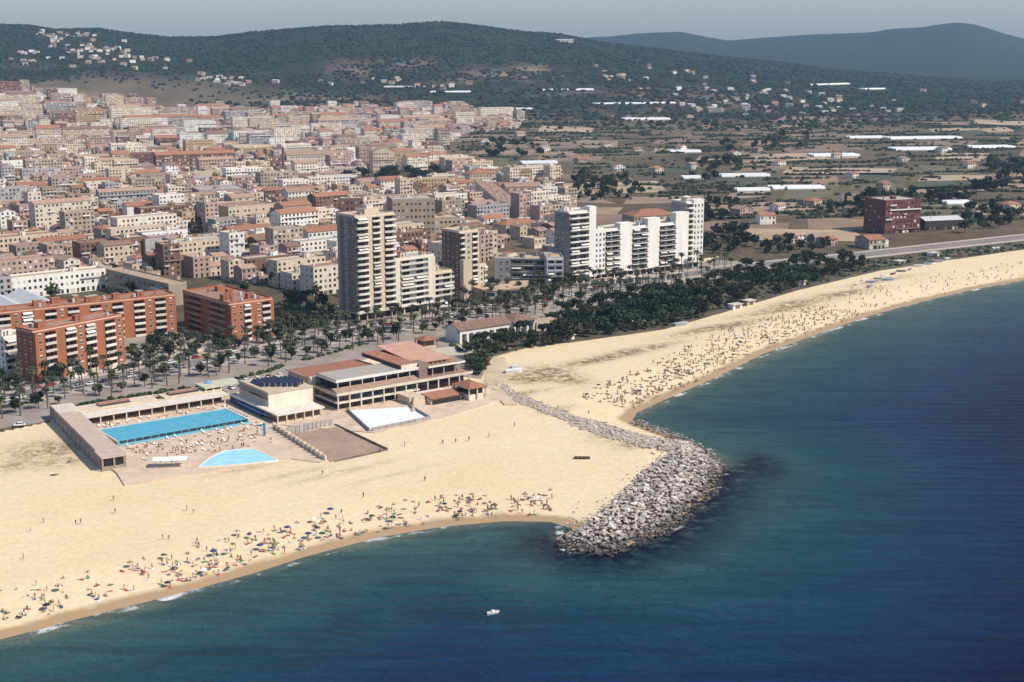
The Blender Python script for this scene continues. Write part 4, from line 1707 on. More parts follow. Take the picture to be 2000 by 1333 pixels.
b, rings = hull(4.6, 1.9, .75, HULL)
b.build('hull', t).location = (0, 0, -.12)
t.scale = (.78, .78, .78)
b = MB()
for a, c in zip(rings[:-1], rings[1:]):
    b.face([(a[0][0], a[0][1] * .9, a[0][2] - .12), (c[0][0], c[0][1] * .9, c[0][2] - .12), (c[3][0], c[3][1] * .9, c[3][2] - .12), (a[3][0], a[3][1] * .9, a[3][2] - .12)], P('boat_deck', .62, .60, .55))
b.build('deck', t)
b = MB()
b.box(-.5, -.5, .55, .6, .5, 1.15, HULL, top=WHITE)
b.box(.6, -.45, .7, .75, .45, 1.2, GLASS)
b.build('cabin', t)
b = MB()
b.box(-2.6, -.2, .1, -2.25, .2, 1.0, DARKM)
b.build('outboard_motor', t)
w = gp(1137, 897)
t = thing('rowing_boat', 'old dark wooden rowing boat lying on the empty sand near the breakwater', 'boat', (w[0], w[1], GZ), math.radians(-4))
WOODB = P('old_boat_wood', .10, .065, .05)
b, rings = hull(5.6, 1.7, .75, WOODB)
b.build('hull', t).location = (0, 0, .0)
for i in range(3):
    b = MB()
    b.box(-1.6 + i * 1.3, -.7, .55, -1.3 + i * 1.3, .7, .62, P('boat_thwart', .42, .33, .22))
    b.build('thwart', t)

# ================================================================== FIELDS ON THE PLAIN
FIELDS = [P('field_%d' % i, *c, var=.3, scale=.03, rand=0) for i, c in enumerate([(.26, .175, .108), (.33, .23, .142), (.20, .145, .09), (.14, .12, .066), (.41, .30, .19), (.23, .155, .108), (.085, .088, .046), (.29, .21, .14)])]
r = random.Random(31)


def on_land(x, y):
    return float(terrain(np.array([x]), np.array([y]))[0])


def field(px_quad, m, dz=.18):
    pts = []
    for x, y in px_quad:
        X, Y, Z = gpt(x, y)
        pts.append((X, Y, Z))
    n = 4
    b = MB()
    A, B_, C_, D_ = [np.array(p) for p in pts]
    ss, tt = np.meshgrid(np.arange(n + 1) / n, np.arange(n + 1) / n, indexing='ij')
    ss, tt = ss[..., None], tt[..., None]
    G_ = (A * (1 - ss) + B_ * ss) * (1 - tt) + (D_ * (1 - ss) + C_ * ss) * tt
    G_[..., 2] = terrain(G_[..., 0], G_[..., 1]) + dz
    for i in range(n):
        for j in range(n):
            q = []
            for s, t_ in ((i, j), (i + 1, j), (i + 1, j + 1), (i, j + 1)):
                q.append(G_[s, t_])
            b.face(q, m)
    return structure(b.build('field'))


got = []
for k in range(520):
    y = 226 + (r.random() ** .8) * 270
    x = r.uniform(850, 2080)
    lim_ = 885 + max(0, y - 330) * 2.7 if y > 330 else (870 if y > 262 else 1030)
    if y > 440:
        lim_ = 1400
    sc_ = (y - 88) / 300.0
    w, hgt = r.uniform(60, 230) * (.55 + .6 * sc_), r.uniform(9, 22) * sc_ ** 1.3 + 3
    if x < lim_ or (y > 500 - (x - 1400) * .068 - 22 and y > 430):
        continue
    if any(abs(x - g[0]) < (w + g[2]) * .42 and abs(y - g[1]) < (hgt + g[3]) * .42 for g in got):
        continue
    got.append((x, y, w, hgt))
    sk, sl_ = r.uniform(-.25, .25) * w, r.uniform(-.07, .05)
    field([(x - w / 2, y + hgt / 2), (x + w / 2, y + hgt / 2 + w * sl_), (x + w / 2 + sk, y - hgt / 2 + w * sl_ * .8), (x - w / 2 + sk * .6, y - hgt / 2)], r.choice(FIELDS), .12 + .02 * (k % 5))

# ================================================================== TOWN HOUSES AND BLOCKS
WALLS = {'cream': CREAM, 'ivory': IVORY, 'white': WHITE, 'pink': PINK, 'ochre': OCHRE, 'beige': BEIGE, 'grey': GREYW, 'brown': BROWN}
WW = ['cream'] * 6 + ['ivory'] * 6 + ['white'] * 5 + ['pink'] * 4 + ['beige'] * 5 + ['ochre'] * 2 + ['grey'] * 2 + ['brown'] * 3
ROOFS = {'flat red terrace roof': REDTERR, 'flat gravel roof': GRAVEL, 'terracotta gable roof': TERRA, 'faded tile gable roof': TERRA2, 'brown tile gable roof': TERRA3, 'sand coloured flat roof': TAN,
         'terracotta hipped roof': TERRA, 'grey metal roof': METALR}
RW = ['flat red terrace roof'] * 5 + ['flat gravel roof'] * 2 + ['terracotta gable roof'] * 4 + ['faded tile gable roof'] * 5 + ['brown tile gable roof'] * 2 + ['sand coloured flat roof'] * 3 + ['terracotta hipped roof']
NUM = {9: 'nine', 1: 'one', 2: 'two', 3: 'three', 4: 'four', 5: 'five', 6: 'six', 7: 'seven', 8: 'eight'}


def gen_house(r, w, d, floors, wall, roofk, fh=3.0, balcony=0.3, detail=True, left=True, side_dark=None):
    """wall, roof, glazing, clutter meshes of one house; front faces -y"""
    W = WALLS[wall] if isinstance(wall, str) else wall
    R = ROOFS[roofk]
    H = floors * fh
    wb, rb, gb, cb_ = MB(), MB(), MB(), MB()
    wb.box(0, 0, -3, w, d, H, W)
    ridge = 'x' if (w > d * 1.5 or (w > d * .6 and r.random() < .6)) else 'y'
    if 'gable' in roofk:
        rb.gable(0, 0, w, d, H + .1, min(w, d) * .2, R, .35, W, ridge)
    elif 'hipped' in roofk:
        rb.hip(0, 0, w, d, H + .03, min(w, d) * .2, R, .4)
    elif 'metal' in roofk:
        rb.gable(0, 0, w, d, H + .1, min(w, d) * .14, R, .2, W, ridge)
    else:
        rb.box(.3, .3, H + .004, w - .3, d - .3, H + .12, R)
        if detail:
            p = .9
            for q in ((0, 0, w, .28), (0, d - .28, w, d), (0, .283, .28, d - .283), (w - .28, .283, w, d - .283)):
                cb_.box(q[0], q[1], H + .002, q[2], q[3], H + p, W, top=TERRA2)
    gm = [GLASS, SHUT, GLASS, SHUTL, GLASSB]
    n = max(2, int(w / 3.0))
    for k in range(floors):
        z = k * fh + (.9 if k else .2)
        hh = 1.55 if k else 2.3
        for i in range(n):
            x = w * (i + .5) / n
            m = r.choice(gm)
            hw = .7 if k else r.choice([.7, 1.3])
            gb.face([(x - hw, -.05, z), (x + hw, -.05, z), (x + hw, -.05, z + hh), (x - hw, -.05, z + hh)], m)
        if k and r.random() < balcony:
            i0 = r.randrange(n)
            x0, x1 = w * i0 / n + .3, w * min(n, i0 + r.choice([1, 2, n])) / n - .3
            cb_.box(x0, -1.0, k * fh - .1, x1, -.003, k * fh + .08, CONCL)
            cb_.box(x0, -1.0, k * fh + .083, x1, -.9, k * fh + .95, r.choice([BALC, W, BALC, WHITE]))
    if left:
        n = max(1, int(d / 4.5))
        for k in range(floors):
            for i in range(n):
                if r.random() < .75:
                    y = d * (i + .5) / n
                    z = k * fh + .9
                    gb.face([(-.05, y + .5, z), (-.05, y - .5, z), (-.05, y - .5, z + 1.3), (-.05, y + .5, z + 1.3)], r.choice(gm))
    if detail:
        for i in range(r.choice([1, 2, 2, 3])):
            x, y = r.uniform(.1, .7) * w, r.uniform(.25, .75) * d
            k = r.random()
            z = H + (.1 if 'flat' in roofk else .2)
            if k < .4 and 'flat' in roofk:
                ww, dd = min(3.4, w * .35), min(3.2, d * .3)
                cb_.box(x, y, z, x + ww, y + dd, z + 2.4, r.choice([W, IVORY, WHITE]), top=r.choice([TERRA, GRAVEL, TERRA2]))
                cb_.face([(x + .5, y - .03, z + .1), (x + 1.4, y - .03, z + .1), (x + 1.4, y - .03, z + 2), (x + .5, y - .03, z + 2)], SHUT)
            elif k < .7:
                cb_.box(x, y, z - .2, x + .6, y + .6, z + 1.9, W, top=TERRA)
            elif 'flat' in roofk:
                cb_.cyl(x, y, z, z + 1.5, .7, r.choice([METALR, WHITE, TERRA2]), 8)
            else:
                cb_.cyl(x, y, z, z + 4.2, .05, DARKM, 4)
                cb_.box(x - .7, y - .03, z + 3.6, x + .7, y + .03, z + 3.68, DARKM)
    return wb, rb, gb, cb_, H


FOOT = []          # footprints already taken, as world quads


def take(org, ang, L, D, pad=3.0):
    u, v = frame_dirs(ang)
    q = [(-pad, -pad), (L + pad, -pad), (L + pad, D + pad), (-pad, D + pad)]
    FOOT.append([(org[0] + a * u[0] + b_ * v[0], org[1] + a * u[1] + b_ * v[1]) for a, b_ in q])


for o in list(COL.objects):
    if o.parent is None and o.type == 'EMPTY' and o.get('category') in ('apartment block', 'apartment tower', 'office building'):
        bb = [c for c in o.children if c.name.startswith('wall')]
        xs_ = [v.co.x for v in bb[0].data.vertices]
        ys_ = [v.co.y for v in bb[0].data.vertices]
        a = math.degrees(o.rotation_euler[2])
        take((o.location[0], o.location[1]), a, max(xs_), max(ys_), 4)


def town_block(name, label, cat, px, ang, xr, D, ytop, wall, roofk, floors, seed, balcony=.6, zb=None, left=True, detail=True, group=None, L=None, h=None, clutter=0):
    if zb is None:
        X, Y, Z = gpt(*px)
    else:
        X, Y = gp(px[0], px[1], zb)
        Z = GZ
    u, v = frame_dirs(ang)
    L = reach((X, Y), u, xr) if L is None else L
    H = (height_at((X, Y), ytop) - Z) if h is None else h
    rr = random.Random(seed)
    wb, rb, gb, cb_, HH = gen_house(rr, L, D, floors, wall, roofk, H / floors, balcony, detail, left)
    t = thing(name, label, cat, (X, Y, Z), math.radians(ang), group)
    wb.build('wall', t)
    rb.build('roof', t)
    if gb.v:
        stuff(gb.build('glazing', t))
    if cb_.v:
        stuff(cb_.build('fittings', t))
    for i in range(clutter):
        roof_clutter(t, L, D, HH + .12, 1, rr, WALLS[wall] if isinstance(wall, str) else wall)
    take((X, Y), ang, L, D)
    return t


AB, HS = 'apartment block', 'house'
TB = town_block
gq = gp(20, 545, 14)
TB('low_apartment_block', 'long white three storey block under a sand coloured hipped roof behind the brick complex', AB, (0, 0), 40.4, 0, 11, 0, 'white', 'sand coloured flat roof', 3, 41, .9, L=55, h=11.4).location = (gq[0], gq[1], GZ)
take(gq, 40.4, 55, 12)
gq = gp(207, 527, 14)
TB('low_apartment_block', 'shaded wing under a sandy roof turning the corner from the long white block', AB, (0, 0), -46.5, 0, 11, 0, 'beige', 'sand coloured flat roof', 3, 42, .9, L=70, h=11.4).location = (gq[0], gq[1], GZ)
take(gq, -46.5, 70, 12)
FOOT[:] = [f for f in FOOT if abs(f[0][1]) < 5000]
gq = gp(62, 604, 10)
t = thing('factory_shed', 'old factory with twin gabled pale grey metal roofs behind the brick complex', 'factory', (gq[0], gq[1], GZ), math.radians(36))
b = MB()
b.box(-15.5, 0, -1, 15, 44, 7.8, OCHRE)
b.build('wall', t)
for i, x in enumerate((-15.5, 0)):
    b = MB()
    b.gable(x, 0, x + 15, 44, 8.0, 3.6, P('zinc_roof', .46, .46, .47), .4, OCHRE, 'y')
    b.build('roof', t)
for x in (3.2, 7.0, 10.8):
    link('window', window_mesh(1.6, 2.2, 0), t, (x, 0, 4.6))
b = MB()
b.cyl(-14, 18, 7, 22, 1.1, BROWN, 10, .8)
b.build('chimney', t)
take(gq, 36, 15, 44); take((gq[0] - 13, gq[1] - 9), 36, 16, 44)

TB('brown_apartment_block', 'brown brick block with white lattice balconies in the old town', AB, (160, 526), 40, 225, 13, 478, 'brown', 'flat red terrace roof', 5, 43, 1.0)
TB('cream_apartment_block', 'slim cream block with dotted windows between two brown blocks', AB, (206, 529), 40, 262, 12, 482, 'cream', 'brown tile gable roof', 4, 44, .2)
TB('brown_apartment_block', 'dark brown block with broad shaded balcony bands in the old town', AB, (236, 522), 40, 292, 14, 469, 'brown', 'flat gravel roof', 4, 45, 1.0)
TB('grey_apartment_block', 'pale grey block with three deep balcony bays beside the dark cypress', AB, (286, 519), 40, 364, 13, 470, 'grey', 'flat red terrace roof', 4, 46, 1.0)
TB('white_town_block', 'bright white five storey block with dark square windows left of the tall tower', AB, (604, 508), 40, 668, 14, 455, 'white', 'terracotta gable roof', 5, 47, .15)
TB('ivory_town_block', 'ivory block with long balconies next to the bright white block', AB, (549, 503), 40, 598, 13, 458, 'ivory', 'flat red terrace roof', 4, 48, 1.0)
TB('cream_town_block', 'wide cream block with a dark purple side wall in the middle of the old town', AB, (448, 456), 40, 541, 34, 407, 'cream', 'flat red terrace roof', 4, 49, .8, clutter=4)
TB('pink_town_block', 'pink block with three banded balcony floors behind the ivory block', AB, (555, 452), 40, 610, 14, 404, 'pink', 'terracotta gable roof', 4, 50, 1.0)
TB('dark_town_block', 'tall block with black glazed bands and a white cornice behind the tower', AB, (667, 470), 8, 711, 16, 390, 'brown', 'flat gravel roof', 7, 51, .9)
TB('beige_town_block', 'large beige block with a blank party wall and grouped windows behind the tower', AB, (768, 480), 14, 850, 26, 392, 'beige', 'flat gravel roof', 7, 52, .0, clutter=4)
TB('beige_town_block', 'beige block with a row of small upper windows beside the big blank wall', AB, (850, 476), 20, 900, 20, 428, 'beige', 'sand coloured flat roof', 4, 53, .2)
TB('cream_town_block', 'square cream block with a stepped cornice behind the slender tower', AB, (930, 500), 30, 972, 16, 455, 'cream', 'flat red terrace roof', 4, 54, .3)
TB('market_hall', 'big pale hall with a bright white flat roof in the upper town', 'market hall', (390, 400), 24, 482, 40, 374, 'beige', 'flat gravel roof', 2, 55, 0)
TB('school_building', 'very long low cream school building with one row of windows', 'school', (362, 364), 22, 530, 18, 340, 'cream', 'sand coloured flat roof', 2, 56, 0)
TB('brown_housing_slab', 'long brown brick housing slab with striped stair bays in the upper town', AB, (306, 338), 26, 461, 16, 304, 'brown', 'terracotta gable roof', 5, 57, .9)
TB('purple_housing_slab', 'dark brown end slab with a few white balconies in the upper town', AB, (256, 336), 26, 304, 20, 302, 'brown', 'flat red terrace roof', 5, 58, .4)
TB('cream_housing_slab', 'cream stair block at the end of the brown housing slabs', AB, (221, 338), 26, 255, 18, 302, 'cream', 'terracotta gable roof', 5, 59, .5)
TB('white_housing_slab', 'long off white housing slab with vertical window strips and a salmon roof', AB, (561, 340), 18, 692, 18, 304, 'ivory', 'faded tile gable roof', 5, 60, .0)
TB('pink_housing_slab', 'pink six floor slab with narrow stair recesses by the town wood', AB, (703, 334), 20, 728, 20, 290, 'pink', 'flat red terrace roof', 6, 61, .5)
TB('cream_housing_slab', 'cream slab with a broad blank gable by the town wood', AB, (729, 338), 18, 772, 20, 296, 'cream', 'faded tile gable roof', 5, 62, .2)
TB('ochre_housing_slab', 'ochre slab with orange balconies by the town wood', AB, (772, 332), 18, 815, 18, 298, 'ochre', 'flat red terrace roof', 4, 63, .8)
TB('white_stair_tower', 'slim white water tower like block standing alone at the edge of town', 'tower', (846, 322), 12, 866, 9, 288, 'ivory', 'flat gravel roof', 6, 64, .0)
TB('long_terrace_row', 'very long four storey row with a dark shaded flank facing the gardens', AB, (970, 430), 8, 1012, 150, 392, 'cream', 'flat red terrace roof', 4, 65, .4, clutter=12)
TB('pink_terrace_row', 'pinkish row with arched attic windows beside the long dark flank', AB, (988, 402), 16, 1058, 16, 366, 'pink', 'faded tile gable roof', 4, 66, .5)
TB('white_end_block', 'white five floor block with open balconies at the eastern edge of town', AB, (1060, 412), 14, 1088, 16, 367, 'white', 'flat gravel roof', 5, 67, 1.0)
TB('cream_end_block', 'cream block with a tall plain pilaster behind the pink row', AB, (918, 372), 14, 968, 22, 340, 'cream', 'terracotta hipped roof', 4, 68, .2)
TB('town_hall_block', 'pale block with tall blue windows and a flat cornice in the upper town', AB, (470, 294), 16, 502, 18, 262, 'cream', 'flat gravel roof', 4, 69, .0)
TB('white_warehouse', 'low white warehouse with a long parapet in front of the twin roofs', 'warehouse', (1020, 452), 14, 1090, 16, 432, 'white', 'flat gravel roof', 2, 70, .0)
TB('tile_roof_school', 'broad building with a tiled hipped roof behind the long white block', 'school', (1238, 452), 20, 1322, 22, 424, 'pink', 'terracotta hipped roof', 3, 71, .0)
TB('sandy_hall', 'sand coloured gable hall with a stepped roof in the old town', 'hall', (390, 505), 34, 470, 18, 480, 'beige', 'sand coloured flat roof', 2, 72, .0)
TB('white_pediment_hall', 'bright white hall with a tall blank front in the old town', 'hall', (250, 440), 30, 303, 14, 404, 'white', 'terracotta gable roof', 3, 73, .0)
TB('red_apartment_block', 'dark red and pink balconied apartment block alone on the coastal plain', AB, (1727, 458), 22, 1796, 26, 394, P('maroon_brick', .17, .06, .055), 'flat gravel roof', 7, 74, 1.0)
TB('farm_villa', 'beige two storey villa with an orange tiled roof by the coast road', HS, (1697, 488), 18, 1733, 18, 450, 'beige', 'terracotta gable roof', 2, 75, .4, L=13, h=6.5)
TB('striped_pavilion', 'low white striped pavilion beside the beige villa on the coast road', 'building', (1702, 486), 26, 1742, 10, 470, 'white', 'grey metal roof', 1, 76, .0, L=15, h=4)
TB('dark_roof_sheds', 'dark low roofed riding sheds on the plain beside the red block', 'shed', (1806, 452), 16, 1880, 16, 432, P('dark_board', .06, .05, .05), 'grey metal roof', 1, 77, .0)
w = gp(555, 364)
t = thing('brick_chimney', 'lone tall brown brick factory chimney rising over the town roofs', 'chimney', (w[0], w[1], GZ))
b = MB()
b.cyl(0, 0, -1, 37, 1.9, BROWN, 12, 1.25); b.build('shaft', t)
b = MB()
b.cyl(0, 0, 37.003, 38.2, 1.55, TERRA3, 12, 1.6); b.build('cap', t)

small = [(1484, 440, 13, 7, 'white', 'a tower like'), (1552, 474, 10, 5, 'white', 'a low'), (1725, 372, 12, 7, 'ochre', 'a square'), (1665, 420, 11, 5, 'grey', 'a small'), (1690, 405, 12, 5, 'cream', 'a small'),
         (1445, 424, 15, 6, 'pink', 'a wide'), (1590, 405, 14, 5, 'beige', 'a low'), (1525, 478, 14, 4, 'cream', 'a long'), (1612, 484, 12, 5, 'pink', 'a wide'), (1520, 415, 12, 5, 'white', 'a low'),
         (1890, 330, 13, 6, 'ivory', 'a pale'), (1902, 428, 10, 5, 'white', 'a low'), (1665, 350, 12, 5, 'white', 'a low'), (1630, 310, 11, 5, 'ivory', 'a pale'), (1520, 326, 12, 6, 'white', 'a low'),
         (1480, 300, 12, 6, 'pink', 'a wide'), (1430, 308, 12, 6, 'white', 'a low'), (1350, 332, 13, 6, 'ivory', 'a pale'), (1280, 340, 14, 6, 'cream', 'a small'), (1200, 335, 13, 6, 'white', 'a low'),
         (1130, 322, 12, 6, 'beige', 'a low'), (1060, 300, 14, 7, 'ivory', 'a pale'), (1240, 300, 12, 6, 'cream', 'a small'), (1180, 290, 12, 6, 'ivory', 'a pale'), (1330, 296, 12, 6, 'white', 'a low'),
         (1760, 318, 12, 5, 'ivory', 'a pale'), (1970, 415, 14, 6, 'cream', 'a small'), (1840, 300, 13, 6, 'white', 'a low'), (940, 282, 13, 6, 'white', 'a low'), (1010, 270, 14, 7, 'cream', 'a small')]
for i, (x, y, w, h, c, ad) in enumerate(small):
    rk = ['terracotta gable roof', 'faded tile gable roof', 'terracotta hipped roof', 'brown tile gable roof'][i % 4]
    TB('farmhouse', '%s %s farmhouse with %s %s among the fields' % (ad, c, 'an' if rk[0] in 'aeiou' else 'a', rk), HS, (x, y), 10 + (i * 13) % 40, 0, w * .8, 0, c, rk, 2, 100 + i, .1, L=w, h=h, group='farmhouses on the plain')

# greenhouses: arched white tunnels
GH = P('greenhouse_film', .72, .72, .70, rough=.4, var=.12)


def greenhouse(x0, y0, x1, D, label, h=3.6):
    X, Y, Z = gpt(x0, y0)
    X1, Y1, _ = gpt(x1, y0 - (x1 - x0) * .012)
    L = math.dist((X, Y), (X1, Y1))
    t = thing('greenhouse', label, 'greenhouse', (X, Y, Z), math.atan2(Y1 - Y, X1 - X), 'greenhouses on the plain')
    n = max(1, int(round(D / 9)))
    b = MB()
    for k in range(n):
        y_ = k * D / n
        w = D / n
        pts = [(y_ + w / 2 - w / 2 * math.cos(math.pi * i / 8), .8 + (h - .8) * math.sin(math.pi * i / 8)) for i in range(9)]
        for p, q in zip(pts[:-1], pts[1:]):
            b.face([(0, p[0], p[1]), (L, p[0], p[1]), (L, q[0], q[1]), (0, q[0], q[1])], GH)
        b.face([(0, p[0], p[1]) for p in reversed(pts)], GH)
        b.face([(L, p[0], p[1]) for p in pts], GH)
    b.build('film_roof', t)
    b = MB()
    b.box(.1, .1, -1, L - .1, D - .1, .9, CONC)
    b.build('base_wall', t)
    b = MB()
    for i in range(int(L / 8)):
        b.box(i * 8, -.08, .9, i * 8 + .25, -.02, 1.5, DARKM)
    if b.v:
        stuff(b.build('frame', t))
    take((X, Y), math.degrees(t.rotation_euler[2]), L, D)


gl = [(1510, 372, 1535, 18, 'short bright white greenhouse at the end of the long glossy one'), (1538, 372, 1612, 18, 'long glossy white greenhouse tunnel lying in the dark fields'), (1440, 376, 1505, 14, 'dull grey greenhouse tunnel beside the glossy one'),
      (1410, 348, 1505, 20, 'long pale yellow greenhouse before the dark hedges'), (1335, 352, 1400, 16, 'flat grey greenhouse beside the dark hedge'), (1590, 308, 1680, 26, 'wide white greenhouse with ragged edge in the mid plain'),
      (1740, 274, 1880, 30, 'very long white greenhouse along the foot of the wooded hill'), (1660, 272, 1730, 22, 'thin white greenhouse strip near the wooded hill'), (1222, 236, 1310, 40, 'bright white greenhouse on a terrace below the hills'),
      (1060, 178, 1160, 40, 'pale greenhouse terrace under the quarry'), (840, 182, 920, 30, 'pale greenhouse strip left of the quarry'), (1750, 296, 1860, 34, 'grey white greenhouse field behind the plain'), (1900, 292, 1985, 30, 'grey greenhouse near the end of the plain'),
      (750, 172, 830, 26, 'thin pale greenhouse high behind the town'), (1000, 215, 1040, 24, 'small pale greenhouse above the wood edge'), (1160, 205, 1320, 14, 'thin long white greenhouse strip crossing the lower slope'), (1310, 300, 1370, 18, 'low grey greenhouse in the northern fields'),
      (1020, 322, 1090, 18, 'dull white greenhouse by the dark orchard'), (1850, 402, 1900, 14, 'small greenhouse beside the riding sheds'), (1690, 176, 1730, 24, 'far white greenhouse at the hill foot'), (1585, 168, 1660, 18, 'far pale greenhouse strip below the ridge')]
for x0, y0, x1, D, lb in gl:
    greenhouse(x0, y0, x1, D, lb)

# ------------------------------------------------------------------ the rest of the town
TOWN = [(-120, 640), (-120, 190), (60, 178), (150, 190), (330, 222), (430, 212), (560, 222), (700, 212), (900, 206), (1010, 238), (1000, 252), (905, 262), (850, 292), (868, 322), (930, 338), (1092, 362), (1112, 430), (1108, 505), (1000, 478),
        (960, 490), (940, 530), (860, 545), (655, 600), (560, 590), (540, 572), (440, 556), (345, 552), (0, 604)]
TOWNW = [gpt(x, y)[:2] for x, y in TOWN]
GAPS = [[gpt(x, y)[:2] for x, y in q] for q in ([(655, 362), (730, 340), (860, 340), (870, 372), (740, 378), (660, 374)], [(540, 605), (640, 608), (648, 585), (555, 580)], [(368, 480), (400, 480), (400, 430), (368, 430)],
                                                [(340, 330), (470, 330), (470, 340), (340, 345)])]
r = random.Random(77)
lots = []
for ang, ya, yb, w0, d0 in ((40, 560, 1150, 11.0, 13.0), (30, 1150, 1750, 12.5, 14.0), (22, 1750, 3300, 16.0, 19.0)):
    u, v = frame_dirs(ang)
    uu = -1100.0
    ci = 0
    while uu < 2600:
        vv = -400.0
        cj = 0
        while vv < 3400:
            jx, jy = uu + r.uniform(-.6, .6), vv + r.uniform(-1, 1)
            X, Y = jx * u[0] + jy * v[0], jx * u[1] + jy * v[1]
            if ya <= Y < yb and -.62 < X / Y < .12:
                lots.append((X, Y, ang, w0, d0, ci, cj))
            vv += d0 + (9.5 if cj % 2 else 3.0)
            cj += 1
        uu += w0 + (9.0 if ci % 5 == 4 else .12)
        ci += 1
LX, LY = np.array([l[0] for l in lots]), np.array([l[1] for l in lots])
ok = in_poly(LX, LY, TOWNW)
for q in GAPS:
    ok &= ~in_poly(LX, LY, q)
pad = []
for q in FOOT:
    c = (sum(p[0] for p in q) / 4, sum(p[1] for p in q) / 4)
    big = [(c[0] + (p[0] - c[0]) * 1.0, c[1] + (p[1] - c[1]) * 1.0) for p in q]
    for ox, oy in ((0, 0), (5, 12), (-6, 8), (8, 0)):
        ok &= ~in_poly(LX + ox, LY + oy, big)
far_t = MB()
counts = {'house': 0, 'block': 0}
todo = sorted([l for l, k in zip(lots, ok) if k], key=lambda l: l[1])
LZ = terrain(np.array([l[0] for l in todo]), np.array([l[1] for l in todo]))
okset = {(l[2], l[5], l[6]) for l in todo}
done = set()
for (X, Y, ang, w0, d0, ci, cj), Z in zip(todo, LZ):
    if (ang, ci, cj) in done:
        continue
    done.add((ang, ci, cj))
    if r.random() < (.03 if Y < 1300 else .10 if Y < 1900 else .22):
        continue
    edge = r.random()
    isb = edge < (.30 if Y < 1400 else .26)
    w, d = w0 * r.uniform(.82, 1.0), d0 * r.uniform(.75, 1.05)
    fl = r.choice([1, 2, 2, 3, 3, 4]) if not isb else r.choice([3, 4, 5, 5, 6, 7])
    if isb:
        m_ = 1
        for q_ in range(1, r.choice([1, 2, 3, 4])):
            key_ = (ang, ci + q_, cj)
            if key_ in okset and key_ not in done and (ci + q_) % 5 != 0:
                done.add(key_)
                m_ += 1
            else:
                break
        w = w0 * m_ - .3
        d *= 1.05
    if Y > 1750 and not isb:
        fl = r.choice([1, 2, 2, 3])
    wall, roofk = r.choice(WW), r.choice(RW)
    if isb and r.random() < .6:
        roofk = r.choice(['flat red terrace roof', 'flat gravel roof'])
    kind = 'block' if isb else 'house'
    ra = math.radians(ang + r.uniform(-1.5, 1.5))
    hh = 3.0 + r.uniform(-.15, .35)
    lim = 190 if isb else 300
    if counts[kind] < lim:
        counts[kind] += 1
        wb, rb, gb, cb_, H = gen_house(r, w, d, fl, wall, roofk, hh, .7 if isb else .3)
        if isb:
            lb = '%s storey %s apartment block with a %s in the old town' % (NUM[fl], wall, roofk)
        else:
            lb = '%s storey %s town house with a %s among the old town roofs' % (NUM[fl], wall, roofk)
        t = thing('town_apartment_block' if isb else 'town_house', lb, 'apartment block' if isb else 'house', (X, Y, Z), ra, 'apartment blocks of the old town' if isb else 'houses of the old town')
        wb.build('wall', t)
        rb.build('roof', t)
        stuff(gb.build('glazing', t))
        if cb_.v:
            stuff(cb_.build('fittings', t))
    else:
        wb, rb, gb, cb_, H = gen_house(r, w, d, fl, wall, roofk, hh, .4, Y < 1700, Y < 1500)
        for q in (wb, rb, gb, cb_):
            far_t.add(q, X, Y, Z, ra)
fo_ = stuff(far_t.build('distant_town'))
fo_['label'] = 'mass of distant pale town buildings below the hills'
fo_['category'] = 'town'
print('TOWN', counts, len(todo), len(far_t.f))

# white houses scattered over the wooded hillsides
HW_ = MB()
r = random.Random(5)
pts = []
for (cx, cy, sx, sy, n) in ((110, 72, 45, 14, 26), (160, 95, 60, 20, 34), (200, 115, 50, 14, 16), (60, 115, 40, 10, 10), (290, 125, 50, 12, 10), (430, 155, 60, 12, 16), (470, 168, 40, 8, 10), (40, 190, 40, 12, 22), (100, 200, 60, 8, 10),
                            (1300, 150, 160, 25, 16), (1500, 190, 140, 30, 30), (1380, 215, 80, 18, 26), (1620, 205, 60, 20, 12), (1750, 215, 60, 15, 6), (1200, 150, 60, 15, 6), (860, 170, 90, 10, 8), (1900, 200, 60, 15, 3), (700, 160, 100, 12, 8)):
    for i in range(n):
        pts.append((r.gauss(cx, sx * .6), r.gauss(cy, sy * .6)))
n = 0
for x, y in pts:
    if y < 58 or not (-40 < x < 2040):
        continue
    X, Y, Z = gpt(x, y)
    if Y > 6000:
        continue
    c = r.choice(['white', 'white', 'ivory', 'cream', 'pink'])
    rk = r.choice(['terracotta gable roof', 'faded tile gable roof', 'flat gravel roof', 'grey metal roof'])
    s = r.uniform(.55, 1.0)
    wb, rb, gb, cb_, H = gen_house(r, 15 * s, 10 * s, 2, c, rk, 3.2 * s, 0, False, True)
    t = thing('hillside_house', '%s house with a %s on the %s' % (c, rk, 'upper hillside among dark trees' if y < 130 else 'lower slope behind the plain'), 'house', (X, Y, Z + .5), r.uniform(-.3, .6), 'houses scattered on the hillsides')
    wb.build('wall', t)
    rb.build('roof', t)
    n += 1
t_ = gpt(1103, 84)
t = thing('hilltop_hall', 'long bright white building high on the ridge', 'building', (t_[0], t_[1], t_[2]), 0)
b = MB(); b.box(-24, 0, -3, 24, 14, 7, WHITE); b.build('wall', t)
b = MB(); b.gable(-24, 0, 24, 14, 7.1, 2, P('zinc_roof', 0, 0, 0), .4, WHITE, 'x'); b.build('roof', t)

